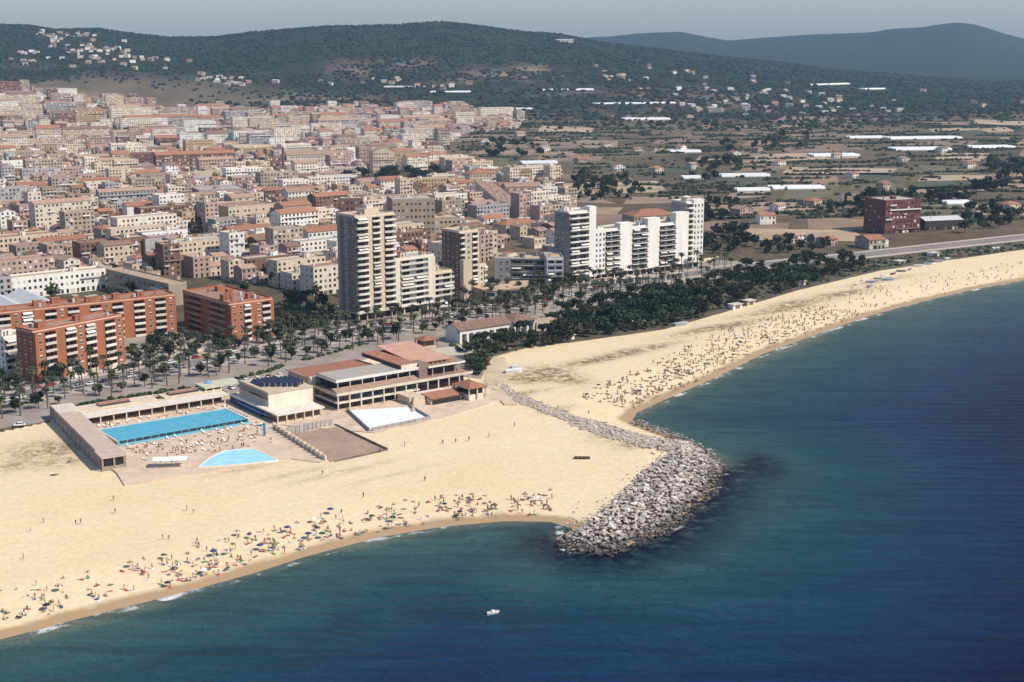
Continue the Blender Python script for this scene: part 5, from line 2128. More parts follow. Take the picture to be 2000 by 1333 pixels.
# ================================================================== TREES AND PALMS
def leafmat(name, c):
    m, nt, b = nodes_of(name)
    p = pos(nt)
    oi = N(nt, 'ObjectInfo')
    k = ramp(nt, noise(nt, .55, 4, p, .7), [(.3, tuple(v * .55 for v in c)), (.7, tuple(v * 1.5 for v in c))])
    mr = N(nt, 'MapRange')
    mr.inputs['To Min'].default_value, mr.inputs['To Max'].default_value = .65, 1.35
    nt.links.new(oi.outputs['Random'], mr.inputs['Value'])
    sc = N(nt, 'VectorMath', operation='SCALE')
    nt.links.new(k, sc.inputs[0])
    nt.links.new(mr.outputs['Result'], sc.inputs['Scale'])
    nt.links.new(sc.outputs['Vector'], b.inputs['Base Color'])
    b.inputs['Roughness'].default_value = .75
    b.inputs['Specular IOR Level'].default_value = .15
    return m


LF_DARK = leafmat('evergreen_leaf', (.026, .036, .020))
LF_MID = leafmat('park_leaf', (.040, .055, .024))
LF_OLIVE = leafmat('olive_leaf', (.070, .075, .040))
LF_PALM = leafmat('palm_leaf', (.055, .058, .030))
LF_CYP = leafmat('cypress_leaf', (.012, .018, .014))
BARK = P('bark', .085, .062, .045, scale=2)
PBARK = P('palm_bark', .12, .085, .062, scale=2)


def limb(mb, p, q, r0, r1, m, n=6):
    p, q = Vector(p), Vector(q)
    d = (q - p).normalized()
    a = d.orthogonal().normalized()
    c = d.cross(a)
    k = len(mb.v)
    for o, rr in ((p, r0), (q, r1)):
        for i in range(n):
            t = 2 * math.pi * i / n
            mb.v.append(tuple(o + (a * math.cos(t) + c * math.sin(t)) * rr))
    for i in range(n):
        j = (i + 1) % n
        mb.f.append((k + i, k + j, k + n + j, k + n + i))
        mb.m.append(mb.mi(m))


def leaf_card(mb, c, s, r, m):
    n = Vector((r.gauss(0, 1), r.gauss(0, 1), r.gauss(.5, 1))).normalized()
    a = n.orthogonal().normalized()
    b = n.cross(a)
    t = r.uniform(0, 6.3)
    a, b = a * math.cos(t) + b * math.sin(t), b * math.cos(t) - a * math.sin(t)
    c = Vector(c)
    mb.face([tuple(c + a * s * x + b * s * .7 * y) for x, y in ((-.5, -.35), (.1, -.6), (.62, .05), (.05, .55), (-.45, .4))], m)


def tree_proto(name, label, cat, seed, h, rad, leaf, n=330, trunk=.35, kind='round', ls=1.0):
    r = random.Random(seed)
    t = thing(name, label, cat, (0, -900, 0))
    tb, cb_ = MB(), MB()
    th = h * (.32 if kind == 'round' else .6 if kind == 'pine' else .12)
    limb(tb, (0, 0, -.6), (r.uniform(-.2, .2), r.uniform(-.2, .2), th), trunk, trunk * .7, BARK, 7)
    blobs = []
    if kind == 'cypress':
        for i in range(n):
            z = r.uniform(.08, 1)
            k = rad * math.sin(math.pi * min(1, (z * .8 + .12))) ** .8 * (1.05 - z * .35)
            a = r.uniform(0, 6.3)
            d = k * math.sqrt(r.uniform(.35, 1))
            leaf_card(cb_, (d * math.cos(a), d * math.sin(a), z * h), ls, r, leaf)
        limb(tb, (0, 0, th), (0, 0, h * .9), trunk * .7, .05, BARK)
    else:
        nb = 9 if kind == 'round' else 7
        for i in range(nb):
            a = 2 * math.pi * i / nb + r.uniform(-.4, .4)
            d = rad * r.uniform(.25, .72) if i else 0
            z = (h * r.uniform(.48, .85) if kind == 'round' else h * r.uniform(.78, .92))
            c = (d * math.cos(a), d * math.sin(a), z)
            rr = rad * r.uniform(.34, .55)
            blobs.append((c, rr))
            limb(tb, (0, 0, th * .95), (c[0] * .8, c[1] * .8, c[2] - rr * .3), trunk * .45, trunk * .12, BARK, 5)
        for i in range(n):
            c, rr = r.choice(blobs)
            v = Vector((r.gauss(0, 1), r.gauss(0, 1), r.gauss(0, 1))).normalized() * rr * r.uniform(.55, 1.08)
            if kind == 'pine':
                v.z *= .5
            leaf_card(cb_, (c[0] + v.x, c[1] + v.y, c[2] + v.z), ls * r.uniform(.7, 1.25), r, leaf)
    tb.build('trunk', t)
    cb_.build('crown', t)
    return Proto(t)


def palm_proto(seed, h):
    r = random.Random(seed)
    t = thing('palm_tree', '%s slender palm tree with a small shaggy crown along the seafront boulevard' % {7.5: 'short', 9.0: 'middling', 10.5: 'tall', 8.2: 'leaning'}[h], 'palm tree', (0, -900, 0), 0, 'palms along the boulevard')
    tb, cb_ = MB(), MB()
    dx, dy = r.uniform(-.5, .5), r.uniform(-.5, .5)
    limb(tb, (0, 0, -.5), (dx * .4, dy * .4, h * .5), .30, .22, PBARK, 7)
    limb(tb, (dx * .4, dy * .4, h * .5), (dx, dy, h), .22, .24, PBARK, 7)
    nf = 22
    for i in range(nf):
        a = 2 * math.pi * i / nf * 2.4 + r.uniform(-.2, .2)
        up = r.uniform(-.5, 1.1)
        L = r.uniform(2.0, 2.9)
        prev = Vector((dx, dy, h))
        d = Vector((math.cos(a), math.sin(a), up)).normalized()
        side = Vector((-math.sin(a), math.cos(a), 0))
        w0 = .25
        for s in range(4):
            nxt = prev + d * (L / 4)
            w1 = (.55, .6, .42, .04)[s]
            cb_.face([tuple(prev - side * w0), tuple(nxt - side * w1 + Vector((0, 0, -.15))), tuple(nxt), tuple(prev)], LF_PALM)
            cb_.face([tuple(prev), tuple(nxt), tuple(nxt + side * w1 + Vector((0, 0, -.15))), tuple(prev + side * w0)], LF_PALM)
            prev, w0 = nxt, w1
            d = (d + Vector((0, 0, -.42))).normalized()
    for i in range(14):          # dry skirt under the crown
        a = r.uniform(0, 6.3)
        p = Vector((dx, dy, h - r.uniform(.1, .5)))
        q = p + Vector((math.cos(a) * .6, math.sin(a) * .6, -r.uniform(.7, 1.3)))
        s = Vector((-math.sin(a), math.cos(a), 0)) * .25
        cb_.face([tuple(p - s * .4), tuple(q - s), tuple(q + s), tuple(p + s * .4)], PBARK)
    tb.build('trunk', t)
    cb_.build('crown', t)
    return Proto(t)


r = random.Random(19)
palms = [palm_proto(i, h) for i, h in enumerate((7.5, 9.0, 10.5, 8.2))]
Q = [np.array(gp(x, y)) for x, y in BLVD]
npalm = 0
solid = [q for q in FOOT if True]


def blocked(x, y):
    for q in near_foot:
        if min(p[0] for p in q) <= x <= max(p[0] for p in q) and min(p[1] for p in q) <= y <= max(p[1] for p in q):
            if in_poly(np.array([x]), np.array([y]), q)[0]:
                return True
    return False


near_foot = [q for q in FOOT if min(p[1] for p in q) < 1050]
CLUB_Q = [cw(-16, -60), cw(150, -60), cw(150, 47), cw(-16, 50)]
near_foot += [CLUB_Q, [cw(190, 65), cw(253, 65), cw(253, 81), cw(190, 81)]]
acc = 0
for p, q in zip(Q[:-1], Q[1:]):
    d = q - p
    n_ = np.hypot(*d)
    d = d / n_
    nn = np.array((-d[1], d[0]))
    s = acc
    while s < n_:
        for off in (-8.6, 8.2, -19, 17.5, -29):
            if off == -29 and (p[0] > 60 or r.random() < .4):
                continue
            if r.random() < .10 or npalm >= 298 or (p[0] > 40 and r.random() < .35):
                continue
            c = p + d * (s + r.uniform(-1.6, 1.6)) + nn * (off + r.uniform(-.9, .9))
            px, py = project(c[0], c[1], GZ)
            if not (-60 < px < 1440) or blocked(c[0], c[1]):
                continue
            r.choice(palms).put((c[0], c[1], 2.45), r.uniform(0, 6.3), r.uniform(.8, 1.15))
            npalm += 1
        s += 6.6
    acc = s - n_

TREE_L = {'park': 'dark leafy evergreen tree in the seaside park belt', 'street': 'dark rounded tree beside the boulevard buildings', 'field': 'dark bushy tree among the fields', 'town': 'dark leafy tree between the town roofs',
          'wood': 'dark crowned tree of the small town wood'}
pr_park = [tree_proto('park_tree', TREE_L['park'], 'tree', 50 + i, h, rd, lf, 300, .3, kd, .95) for i, (h, rd, lf, kd) in enumerate([(7, 3.2, LF_DARK, 'round'), (8.5, 3.6, LF_MID, 'round'), (9, 3.8, LF_DARK, 'pine'), (6, 3.0, LF_OLIVE, 'round'), (5, 2.8, LF_MID, 'round')])]
pr_street = [tree_proto('street_tree', TREE_L['street'], 'tree', 150 + i, h, rd, lf, 280, .28, kd, .9) for i, (h, rd, lf, kd) in enumerate([(7, 3.0, LF_DARK, 'round'), (8, 3.3, LF_MID, 'round'), (6, 2.8, LF_OLIVE, 'round')])]
pr_cyp = [tree_proto('cypress_tree', 'tall black green cypress tree with a pointed crown', 'tree', 70 + i, h, rd, LF_CYP, 260, .25, 'cypress', .9) for i, (h, rd) in enumerate([(13, 1.7), (18, 2.3)])]


ADJ = {}


def put(pr, x, y, z, s, key, grp):
    q = r.choice(pr)
    nm = TREE_L.get(key, key)
    key = ('%s %s' % (ADJ[id(q)], nm.replace('dark ', '', 1))) if id(q) in ADJ else nm
    o = q.put((x, y, z), r.uniform(0, 6.3), (s * r.uniform(.9, 1.15), s * r.uniform(.9, 1.15), s * r.uniform(.85, 1.15)), key, grp)
    return o


for q, a in zip(pr_street, ('dark', 'mid green', 'greyish olive')):
    ADJ[id(q)] = a
for q, a in zip(pr_park, ('dark', 'mid green', 'flat topped dark', 'greyish olive', 'low green')):
    ADJ[id(q)] = a


def scatter(pr, poly_px, n, dmin, key, grp, smin=.8, smax=1.2, land=False, z=GZ):
    W_ = [gpt(x, y)[:2] if land else gp(x, y) for x, y in poly_px]
    a = np.array(W_)
    got = []
    for _ in range(n * 14):
        if len(got) >= n:
            break
        x, y = r.uniform(a[:, 0].min(), a[:, 0].max()), r.uniform(a[:, 1].min(), a[:, 1].max())
        if not in_poly(np.array([x]), np.array([y]), W_)[0]:
            continue
        if any((x - g[0]) ** 2 + (y - g[1]) ** 2 < dmin * dmin for g in got) or blocked(x, y):
            continue
        got.append((x, y))
        put(pr, x, y, on_land(x, y) if land else z, r.uniform(smin, smax), key, grp)
    return got


scatter(pr_park, [(910, 690), (930, 690), (912, 728), (935, 735), (962, 698), (1040, 680), (1120, 672), (1110, 650), (1060, 664), (960, 680)], 40, 4.2, 'park', 'trees of the seaside park', .8, 1.25)
scatter(pr_park, [(1050, 640), (1110, 610), (1250, 580), (1360, 560), (1370, 622), (1300, 642), (1200, 655), (1120, 668), (1080, 668)], 135, 4.0, 'park', 'trees of the seaside park', .75, 1.2)
scatter(pr_park, [(1360, 560), (1420, 538), (1500, 524), (1640, 510), (1690, 505), (1690, 530), (1560, 566), (1480, 590), (1370, 622)], 115, 4.4, 'park', 'trees of the seaside park', .7, 1.15)
scatter(pr_park, [(545, 645), (640, 636), (656, 606), (560, 596), (545, 615)], 22, 5.0, 'dark green tree in the garden between the brick wing and the tower', 'trees of the garden', .8, 1.2)
scatter(pr_street, [(255, 688), (330, 664), (445, 668), (530, 664), (520, 678), (320, 704), (225, 718)], 26, 5.0, 'street', 'trees beside the boulevard', .55, 1.0)
scatter(pr_street, [(80, 755), (180, 730), (160, 715), (90, 745)], 9, 4.0, 'street', 'trees beside the boulevard', .7, 1.1)
scatter(pr_street, [(5, 775), (60, 760), (45, 735), (0, 745)], 5, 4.0, 'street', 'trees beside the boulevard', .7, 1.0)
scatter(pr_street, [(870, 605), (1000, 590), (1080, 578), (1090, 588), (1000, 602), (880, 618)], 14, 5.0, 'street', 'trees beside the boulevard', .6, 1.0)
scatter(pr_street, [(1085, 560), (1112, 556), (1112, 566), (1085, 575)], 4, 4, 'street', 'trees beside the boulevard', .9, 1.2)
for p, q in list(zip(Q[:-1], Q[1:]))[1:9]:
    d = q - p
    n_ = np.hypot(*d)
    d = d / n_
    nn = np.array((-d[1], d[0]))
    for off in (-14, 13, -24, 22):
        s = r.uniform(0, 6)
        while s < n_:
            c = p + d * s + nn * (off + r.uniform(-2, 2))
            px, py = project(c[0], c[1], GZ)
            if -40 < px < 1150 and r.random() < .62 and not blocked(c[0], c[1]):
                put(pr_street, c[0], c[1], 2.4, r.uniform(.45, .95), 'street', 'trees beside the boulevard')
            s += 9.0
near_foot2 = near_foot
near_foot = []
scatter(pr_park, [(655, 366), (730, 344), (862, 342), (868, 370), (740, 376)], 46, 8, 'wood', 'trees of the town wood', 1.1, 1.7, True)
for (x, y, k) in ((378, 482, 1), (386, 480, 1), (372, 478, 0), (392, 470, 0), (1690, 420, 0), (1684, 424, 0), (1700, 418, 1), (1712, 425, 1), (1650, 415, 0)):
    X, Y, Z = gpt(x, y)
    pr_cyp[k].put((X, Y, Z), r.uniform(0, 6), r.uniform(1.0, 1.35), None, 'cypress trees')
pr_field = [tree_proto('field_tree', TREE_L['field'], 'tree', 90 + i, h, rd, lf, 150, .3, 'round', 1.7) for i, (h, rd, lf) in enumerate([(7, 3.6, LF_DARK), (8.5, 4.2, LF_MID), (6, 3.6, LF_DARK), (5, 3.2, LF_OLIVE)])]
for q, a in zip(pr_field, ('dark', 'mid green', 'broad dark', 'greyish olive')):
    ADJ[id(q)] = a
for poly, n, sm in (([(1370, 500), (1480, 492), (1480, 455), (1400, 440), (1375, 470)], 26, 1.0), ([(1480, 500), (1640, 488), (1620, 468), (1500, 474)], 16, .9), ([(1370, 440), (1450, 432), (1440, 395), (1380, 400)], 16, 1.0),
                    ([(1660, 430), (1740, 420), (1730, 385), (1680, 390)], 18, 1.2), ([(1730, 402), (1900, 398), (1890, 380), (1740, 385)], 22, 1.1), ([(1850, 462), (1990, 446), (1990, 410), (1890, 412)], 26, 1.0), ([(1900, 380), (2010, 372), (2010, 320), (1930, 322)], 34, 1.3),
                    ([(1110, 395), (1260, 390), (1240, 352), (1120, 345)], 40, 1.1), ([(1330, 365), (1450, 345), (1440, 312), (1340, 318)], 30, 1.2), ([(1600, 420), (1680, 412), (1670, 395), (1600, 400)], 8, .9), ([(1400, 300), (1640, 290), (1600, 262), (1420, 270)], 18, 1.2), ([(940, 312), (1060, 306), (1050, 280), (950, 282)], 20, 1.2)):
    scatter(pr_field, poly, n, 6, 'field', 'trees on the plain', sm * .8, sm * 1.25, True)
# trees in the streets and yards of the town
pr_town = [tree_proto('town_tree', TREE_L['town'], 'tree', 110 + i, h, rd, lf, 150, .3, 'round', 1.5) for i, (h, rd, lf) in enumerate([(9, 3.6, LF_DARK), (11, 4.0, LF_MID), (8, 3.2, LF_OLIVE)])]
scatter(pr_town, [(-20, 600), (650, 590), (930, 520), (1080, 440), (900, 350), (850, 300), (500, 260), (0, 260)], 290, 9, 'town', 'trees in the town', .7, 1.25, True)

# far woods and hedges: nobody could count them
r2 = np.random.default_rng(3)


def clump_mesh(pts, name, label, mats_, lo, hi):
    ico = bmesh.new()
    bmesh.ops.create_icosphere(ico, subdivisions=1, radius=1.0)
    V0 = np.array([v.co[:] for v in ico.verts])
    F0 = [tuple(v.index for v in f.verts) for f in ico.faces]
    ico.free()
    V, F, Mi = [], [], []
    nv = len(V0)
    for k, (x, y, z) in enumerate(pts):
        s = r2.uniform(lo, hi)
        jit = V0 * (s * r2.uniform(.65, 1.25, (nv, 1))) * np.array((1.15, 1.15, .85))
        V.append(jit + (x, y, z + s * .35))
        F += [tuple(k * nv + i for i in f) for f in F0]
        Mi += [k % len(mats_)] * len(F0)
    me = bpy.data.meshes.new(name)
    me.from_pydata(np.vstack(V).tolist(), [], F)
    for m in mats_:
        me.materials.append(m)
    me.polygons.foreach_set('material_index', Mi)
    me.update()
    o = stuff(link(name, me))
    o['label'] = label
    o['category'] = 'woodland'
    return o


n = 40000
Y = 2200 + (r2.random(n) ** .85) * 2300
sgm = r2.uniform(-.46, .46, n)
X = sgm * Y
nw = fbm(X / 260, Y / 420, 21, 4)
px = 1000 + FPX * sgm * .978
dens = np.clip((Y - 2250 - 700 * (nw - .5)) / 500, 0, 1)
kl_ = smooth((640 - px + 240 * (nw - .5)) / 260)
dens = dens * (1 - kl_ * (1 - smooth((Y - 2950) / 450)))
keepm = r2.random(n) < dens * np.clip((fbm(X / 90, Y / 90, 33, 3) - .3) * 3.2, .08, 1)
P3 = np.stack([X, Y, terrain(X, Y)], 1)[keepm]
clump_mesh(P3[:24000], 'hill_woodland', 'dark woodland covering the hills behind the town', [LF_DARK, LF_MID, LF_DARK], 2.6, 5.2)
# hedgerows and bushes on the plain
hp = []
for i in range(330):
    x, y = r2.uniform(880, 2060), r2.uniform(226, 440) if i % 3 else r2.uniform(226, 300)
    if y > 330 and x < 1110 + (y - 330) * 2.6:
        continue
    X0, Y0, Z0 = gpt(x, y)
    L = r2.uniform(15, 90)
    a = r2.normal(.15, .25)
    for k in range(int(L / 3)):
        xx, yy = X0 + math.cos(a) * k * 3 + r2.normal(0, .8), Y0 + math.sin(a) * k * 3 + r2.normal(0, .8)
        hp.append((xx, yy))
for i in range(1100):
    Y_ = r2.uniform(1250, 2900)
    hp.append((r2.uniform(-.05, .42) * Y_, Y_))
hp = np.array(hp)
hz_ = terrain(hp[:, 0], hp[:, 1])
okh = (~in_poly(hp[:, 0], hp[:, 1], TOWNW)) & (shore_sd(hp[:, 0], hp[:, 1]) > 170)
clump_mesh(np.column_stack([hp, hz_])[okh], 'hedgerow', 'dark hedgerows and bushes dividing the fields of the plain', [LF_DARK, LF_MID, LF_OLIVE], 1.2, 3.0)
# undergrowth of the park belt and the hedges behind the club
def fill(poly_px, n, land=False):
    W_ = np.array([gp(x, y) for x, y in poly_px])
    X_, Y_ = r2.uniform(W_[:, 0].min(), W_[:, 0].max(), n * 6), r2.uniform(W_[:, 1].min(), W_[:, 1].max(), n * 6)
    k_ = in_poly(X_, Y_, W_)
    return np.column_stack([X_, Y_, np.full(len(X_), 2.4)])[k_][:n]


und = np.vstack([fill([(1060, 640), (1250, 585), (1400, 548), (1500, 532), (1640, 517), (1720, 508), (1850, 492), (2000, 475), (2040, 484), (1850, 506), (1720, 526), (1560, 564), (1480, 588), (1370, 620), (1300, 640), (1120, 664)], 1000),
                 fill([(912, 700), (935, 735), (962, 696), (1040, 676), (1000, 668)], 40), fill([(545, 648), (640, 640), (656, 612), (560, 602)], 40)])
clump_mesh(und, 'undergrowth', 'low dark undergrowth between the park trees and along the verge', [LF_DARK, LF_OLIVE, LF_MID], .6, 1.7)
hd = []
for (xa, ya, xb, yb, n_) in ((150, 795, 395, 755, 46), (225, 727, 330, 704, 22), (470, 742, 560, 716, 18), (590, 706, 720, 672, 24), (0, 800, 90, 783, 12), (880, 672, 900, 690, 6), (640, 655, 840, 618, 20)):
    A_, B2 = np.array(gp(xa, ya)), np.array(gp(xb, yb))
    for k_ in range(n_):
        if r2.random() < .75:
            c_ = A_ + (B2 - A_) * (k_ / n_) + r2.normal(0, .5, 2)
            hd.append((c_[0], c_[1], 2.4))
clump_mesh(np.array(hd), 'boulevard_hedge', 'clipped dark hedges edging the boulevard and the club', [LF_DARK, LF_MID], .8, 1.6)
near_foot = near_foot2

# ================================================================== CARS, LAMPS
def car_proto(col, nm):
    m = P('car_' + nm, *col, rough=.3, var=.05, spec=.5, rand=0)
    t = thing('parked_car', '%s car standing along the seafront boulevard' % nm, 'car', (0, -900, 0), 0, 'cars on the seafront boulevard')
    b = MB()
    prof = [(-2.0, .35), (-2.05, .75), (-1.75, .9), (-1.0, .93), (1.75, .93), (2.0, .8), (2.05, .38)]
    for s in (-1, 1):
        f = [(x, .8 * s, z) for x, z in prof]
        b.face(f[::-1] if s > 0 else f[::-1][::-1], m)
    for p, q in zip(prof, prof[1:] + prof[:1]):
        b.face([(p[0], -.8, p[1]), (p[0], .8, p[1]), (q[0], .8, q[1]), (q[0], -.8, q[1])], m)
    b.build('body', t)
    b = MB()
    b.prism([(-.75, -.66), (1.35, -.66), (1.35, .66), (-.75, .66)], 1.34, 1.4, m)
    b.build('roof', t)
    b = MB()
    q0 = [(-1.25, -.74, .94), (1.7, -.74, .94), (1.7, .74, .94), (-1.25, .74, .94)]
    q1 = [(-.75, -.66, 1.338), (1.35, -.66, 1.338), (1.35, .66, 1.338), (-.75, .66, 1.338)]
    for i in range(4):
        j = (i + 1) % 4
        b.face([q0[i], q0[j], q1[j], q1[i]], GLASS)
    b.build('window', t)
    wb_ = MB()
    for i in range(10):
        a, c = 2 * math.pi * i / 10, 2 * math.pi * (i + 1) / 10
        wb_.face([(.31 * math.cos(a), -.1, .31 * math.sin(a)), (.31 * math.cos(c), -.1, .31 * math.sin(c)), (.31 * math.cos(c), .1, .31 * math.sin(c)), (.31 * math.cos(a), .1, .31 * math.sin(a))], DARKM)
    for s in (-.1, .1):
        wb_.face([(.31 * math.cos(2 * math.pi * i / 10), s, .31 * math.sin(2 * math.pi * i / 10)) for i in range(10)], DARKM)
    wm = wb_.mesh('wheel')
    rb_ = MB()
    for s in (-.12, .12):
        rb_.face([(.17 * math.cos(2 * math.pi * i / 10), s, .17 * math.sin(2 * math.pi * i / 10)) for i in range(10)], STEEL)
    rm_ = rb_.mesh('rim')
    for x in (-1.25, 1.25):
        for y in (-.76, .76):
            link('rim', rm_, link('wheel', wm, t, (x, y, .31)))
    return Proto(t)


r = random.Random(44)
cars = [car_proto(c, n) for n, c in (('white', (.75, .75, .72)), ('red', (.35, .03, .03)), ('dark blue', (.03, .05, .12)), ('silver grey', (.42, .43, .44)), ('cream', (.62, .55, .42)), ('black', (.02, .02, .022)))]
cw_ = [0, 0, 0, 1, 2, 3, 3, 4, 4, 5]


def put_car(px, py, a, z=2.49):
    x, y = gp(px, py, z)
    if not blocked(x, y):
        cars[r.choice(cw_)].put((x, y, z), a)


seg = list(zip(Q[:-1], Q[1:]))
for p, q in seg[1:12]:
    d = q - p
    n_ = np.hypot(*d)
    d = d / n_
    nn = np.array((-d[1], d[0]))
    for off, dn, gap in ((-5.4, 1, 6.2), (5.4, .9, 6.5), (-1.8, .18, 14), (1.9, .18, 14)):
        s = r.uniform(0, 5)
        while s < n_:
            c = p + d * s + nn * off
            px, py = project(c[0], c[1], GZ)
            if -40 < px < 1250 and r.random() < dn * (.62 if abs(off) > 4 else 1) and not blocked(c[0], c[1]):
                cars[r.choice(cw_)].put((c[0], c[1], 2.475), math.atan2(d[1], d[0]) + (math.pi if off > 0 else 0) + r.uniform(-.03, .03))
            s += gap
for i in range(26):      # car park behind the club
    x = 62 + (i % 13) * 5.3
    w = cw(x + r.uniform(-.4, .4), 52 + (i // 13) * 7)
    cars[r.choice(cw_)].put((w[0], w[1], 2.43), math.radians(CANG + 90) + r.uniform(-.05, .05), None, 'standing in the club car park' and '%s' % 'car parked in a row behind the swimming club', 'cars in the club car park')
w = gp(38, 832, 2.5)
cars[0].put((w[0], w[1], 2.43), .4, None, 'white car parked by itself at the edge of the sand', None)

lp = thing('street_lamp', 'tall double armed street lamp along the boulevard', 'street lamp', (0, -900, 0), 0, 'street lamps of the boulevard')
b = MB(); b.cyl(0, 0, 0, 9, .12, STEEL, 8, .07); b.build('pole', lp)
b = MB(); b.box(-1.5, -.05, 8.95, 1.5, .05, 9.05, STEEL); b.build('arm', lp)
for s in (-1, 1):
    b = MB(); b.box(s * 1.5 - .35, -.14, 8.85, s * 1.5 + .35, .14, 8.99, METALR); b.build('lamp_head', lp)
lp = Proto(lp)
for p, q in seg[1:11]:
    d = q - p
    n_ = np.hypot(*d)
    d = d / n_
    nn = np.array((-d[1], d[0]))
    for s in np.arange(8, n_, 26):
        c = p + d * s + nn * 7.4
        lp.put((c[0], c[1], 2.58), math.atan2(d[1], d[0]) + math.pi / 2)

# ================================================================== PEOPLE
SKINS = [P('tanned_skin', .36, .20, .13, rand=.25, var=.05), P('fair_skin', .50, .32, .23, rand=.2, var=.05)]
HAIR = P('dark_hair', .03, .02, .015)
SUITS = {'red': P('red_cloth', .26, .05, .045), 'navy': P('navy_cloth', .02, .03, .10), 'white': P('white_cloth', .75, .73, .70), 'black': P('black_cloth', .015, .015, .017), 'green': P('green_cloth', .04, .08, .055), 'brown': P('brown_cloth', .20, .13, .08)}


def skeleton(pose):
    J = {'pelvis': (0, 0, .95), 'waist': (0, 0, 1.12), 'chest': (0, 0, 1.32), 'neck': (0, 0, 1.5), 'head': (0, -.02, 1.60), 'crown': (0, -.01, 1.72)}
    for s, n in ((-1, 'l'), (1, 'r')):
        J.update({'sh' + n: (s * .19, 0, 1.42), 'el' + n: (s * .26, .03, 1.14), 'wr' + n: (s * .28, -.06, .90), 'ha' + n: (s * .28, -.09, .80),
                  'hip' + n: (s * .10, 0, .90), 'kn' + n: (s * .11, -.02, .50), 'an' + n: (s * .11, .02, .09), 'to' + n: (s * .12, -.16, .05)})
    if pose == 'walk':
        J.update(knl=(-.11, -.16, .52), anl=(-.11, -.22, .12), tol=(-.11, -.38, .08), knr=(.11, .06, .50), anr=(.11, .30, .12), tor=(.11, .18, .05), ell=(-.26, .16, 1.16), wrl=(-.26, .20, .95), hal=(-.26, .2, .86),
                 elr=(.26, -.10, 1.16), wrr=(.26, -.28, 1.02), har=(.26, -.36, .98))
    if pose == 'sit':
        J.update(pelvis=(0, 0, .13), waist=(0, .05, .30), chest=(0, .10, .50), neck=(0, .10, .68), head=(0, .07, .78), crown=(0, .08, .90))
        for s, n in ((-1, 'l'), (1, 'r')):
            J.update({'sh' + n: (s * .19, .10, .60), 'el' + n: (s * .27, .22, .34), 'wr' + n: (s * .28, .34, .12), 'ha' + n: (s * .28, .40, .05), 'hip' + n: (s * .10, -.05, .13), 'kn' + n: (s * .13, -.42, .42 if s < 0 else .2),
                      'an' + n: (s * .13, -.72, .09), 'to' + n: (s * .13, -.88, .12)})
    if pose == 'lie':
        J = {k: (p[0] * 1.15, .95 - p[2], .13 + (-p[1]) * .5) for k, p in J.items()}
        J['head'] = (0, -.66, .15)
        J['crown'] = (0, -.78, .15)
        J['tol'], J['tor'] = (-.16, .92, .16), (.16, .92, .16)
        J['ell'], J['wrl'], J['hal'] = (-.42, -.30, .08), (-.34, -.55, .08), (-.22, -.66, .08)
    return J


BONES = [('pelvis', 'waist'), ('waist', 'chest'), ('chest', 'neck'), ('neck', 'head'), ('head', 'crown')]
for n in 'lr':
    BONES += [('chest', 'sh' + n), ('sh' + n, 'el' + n), ('el' + n, 'wr' + n), ('wr' + n, 'ha' + n), ('pelvis', 'hip' + n), ('hip' + n, 'kn' + n), ('kn' + n, 'an' + n), ('an' + n, 'to' + n)]
RADII = {'pelvis': .145, 'waist': .125, 'chest': .15, 'neck': .06, 'head': .095, 'crown': .085, 'sh': .075, 'el': .048, 'wr': .034, 'ha': .04, 'hip': .10, 'kn': .062, 'an': .042, 'to': .038}


def person_mesh(pose, skin, suit, suit_name, torso=False, sub=1):
    J = skeleton(pose)
    names = list(J)
    me = bpy.data.meshes.new('tmp')
    me.from_pydata([J[k] for k in names], [(names.index(a), names.index(c)) for a, c in BONES], [])
    o = bpy.data.objects.new('tmp', me)
    COL.objects.link(o)
    o.modifiers.new('s', 'SKIN')
    if sub:
        sm = o.modifiers.new('u', 'SUBSURF')
        sm.levels = sm.render_levels = sub
    sk = me.skin_vertices[0].data
    for i, k in enumerate(names):
        q = RADII.get(k, RADII.get(k[:-1], .06))
        sk[i].radius = (q, q * (.8 if k in ('chest', 'waist', 'pelvis') else 1))
        sk[i].use_root = k == 'pelvis'
    dg = bpy.context.evaluated_depsgraph_get()
    out = bpy.data.meshes.new_from_object(o.evaluated_get(dg))
    bpy.data.objects.remove(o)
    out.name = 'person'
    out.materials.clear()
    for m in (skin, suit, HAIR):
        out.materials.append(m)
    P_ = {k: Vector(v) for k, v in J.items()}
    idx = []
    for f in out.polygons:
        c = f.center
        k = min(P_, key=lambda q: (P_[q] - c).length)
        mi = 0
        if k in ('pelvis', 'hipl', 'hipr') or (torso and k in ('waist', 'chest', 'shl', 'shr')):
            mi = 1
        elif k == 'crown' or (k == 'head' and f.normal.y > .3 and pose != 'lie'):
            mi = 2
        idx.append(mi)
    out.polygons.foreach_set('material_index', idx)
    out.polygons.foreach_set('use_smooth', [True] * len(idx))
    return out


POSES = {'stand': 'standing', 'walk': 'walking', 'sit': 'sitting', 'lie': 'lying'}
PM = {}
for pz in POSES:
    for i, sn in enumerate(SUITS):
        PM[(pz, sn)] = person_mesh(pz, SKINS[i % 2], SUITS[sn], sn, i % 3 == 0)
PLOW = {pz: person_mesh(pz, SKINS[0], SUITS['navy'], 'navy', pz == 'walk', 0) for pz in POSES}

r = random.Random(61)
SH = [np.array(p) for p in SHORE]


def along(i0, i1, n):
    """points on the beach measured from the waterline: (x, y, distance)"""
    segs = list(zip(SH[i0:i1], SH[i0 + 1:i1 + 1]))
    ls = [np.hypot(*(q - p)) for p, q in segs]
    tot = sum(ls)
    out = []
    for _ in range(n):
        t = r.random() * tot
        for (p, q), l in zip(segs, ls):
            if t < l:
                d = (q - p) / l
                nn = np.array((-d[1], d[0]))
                out.append((p + d * t, nn))
                break
            t -= l
    return out


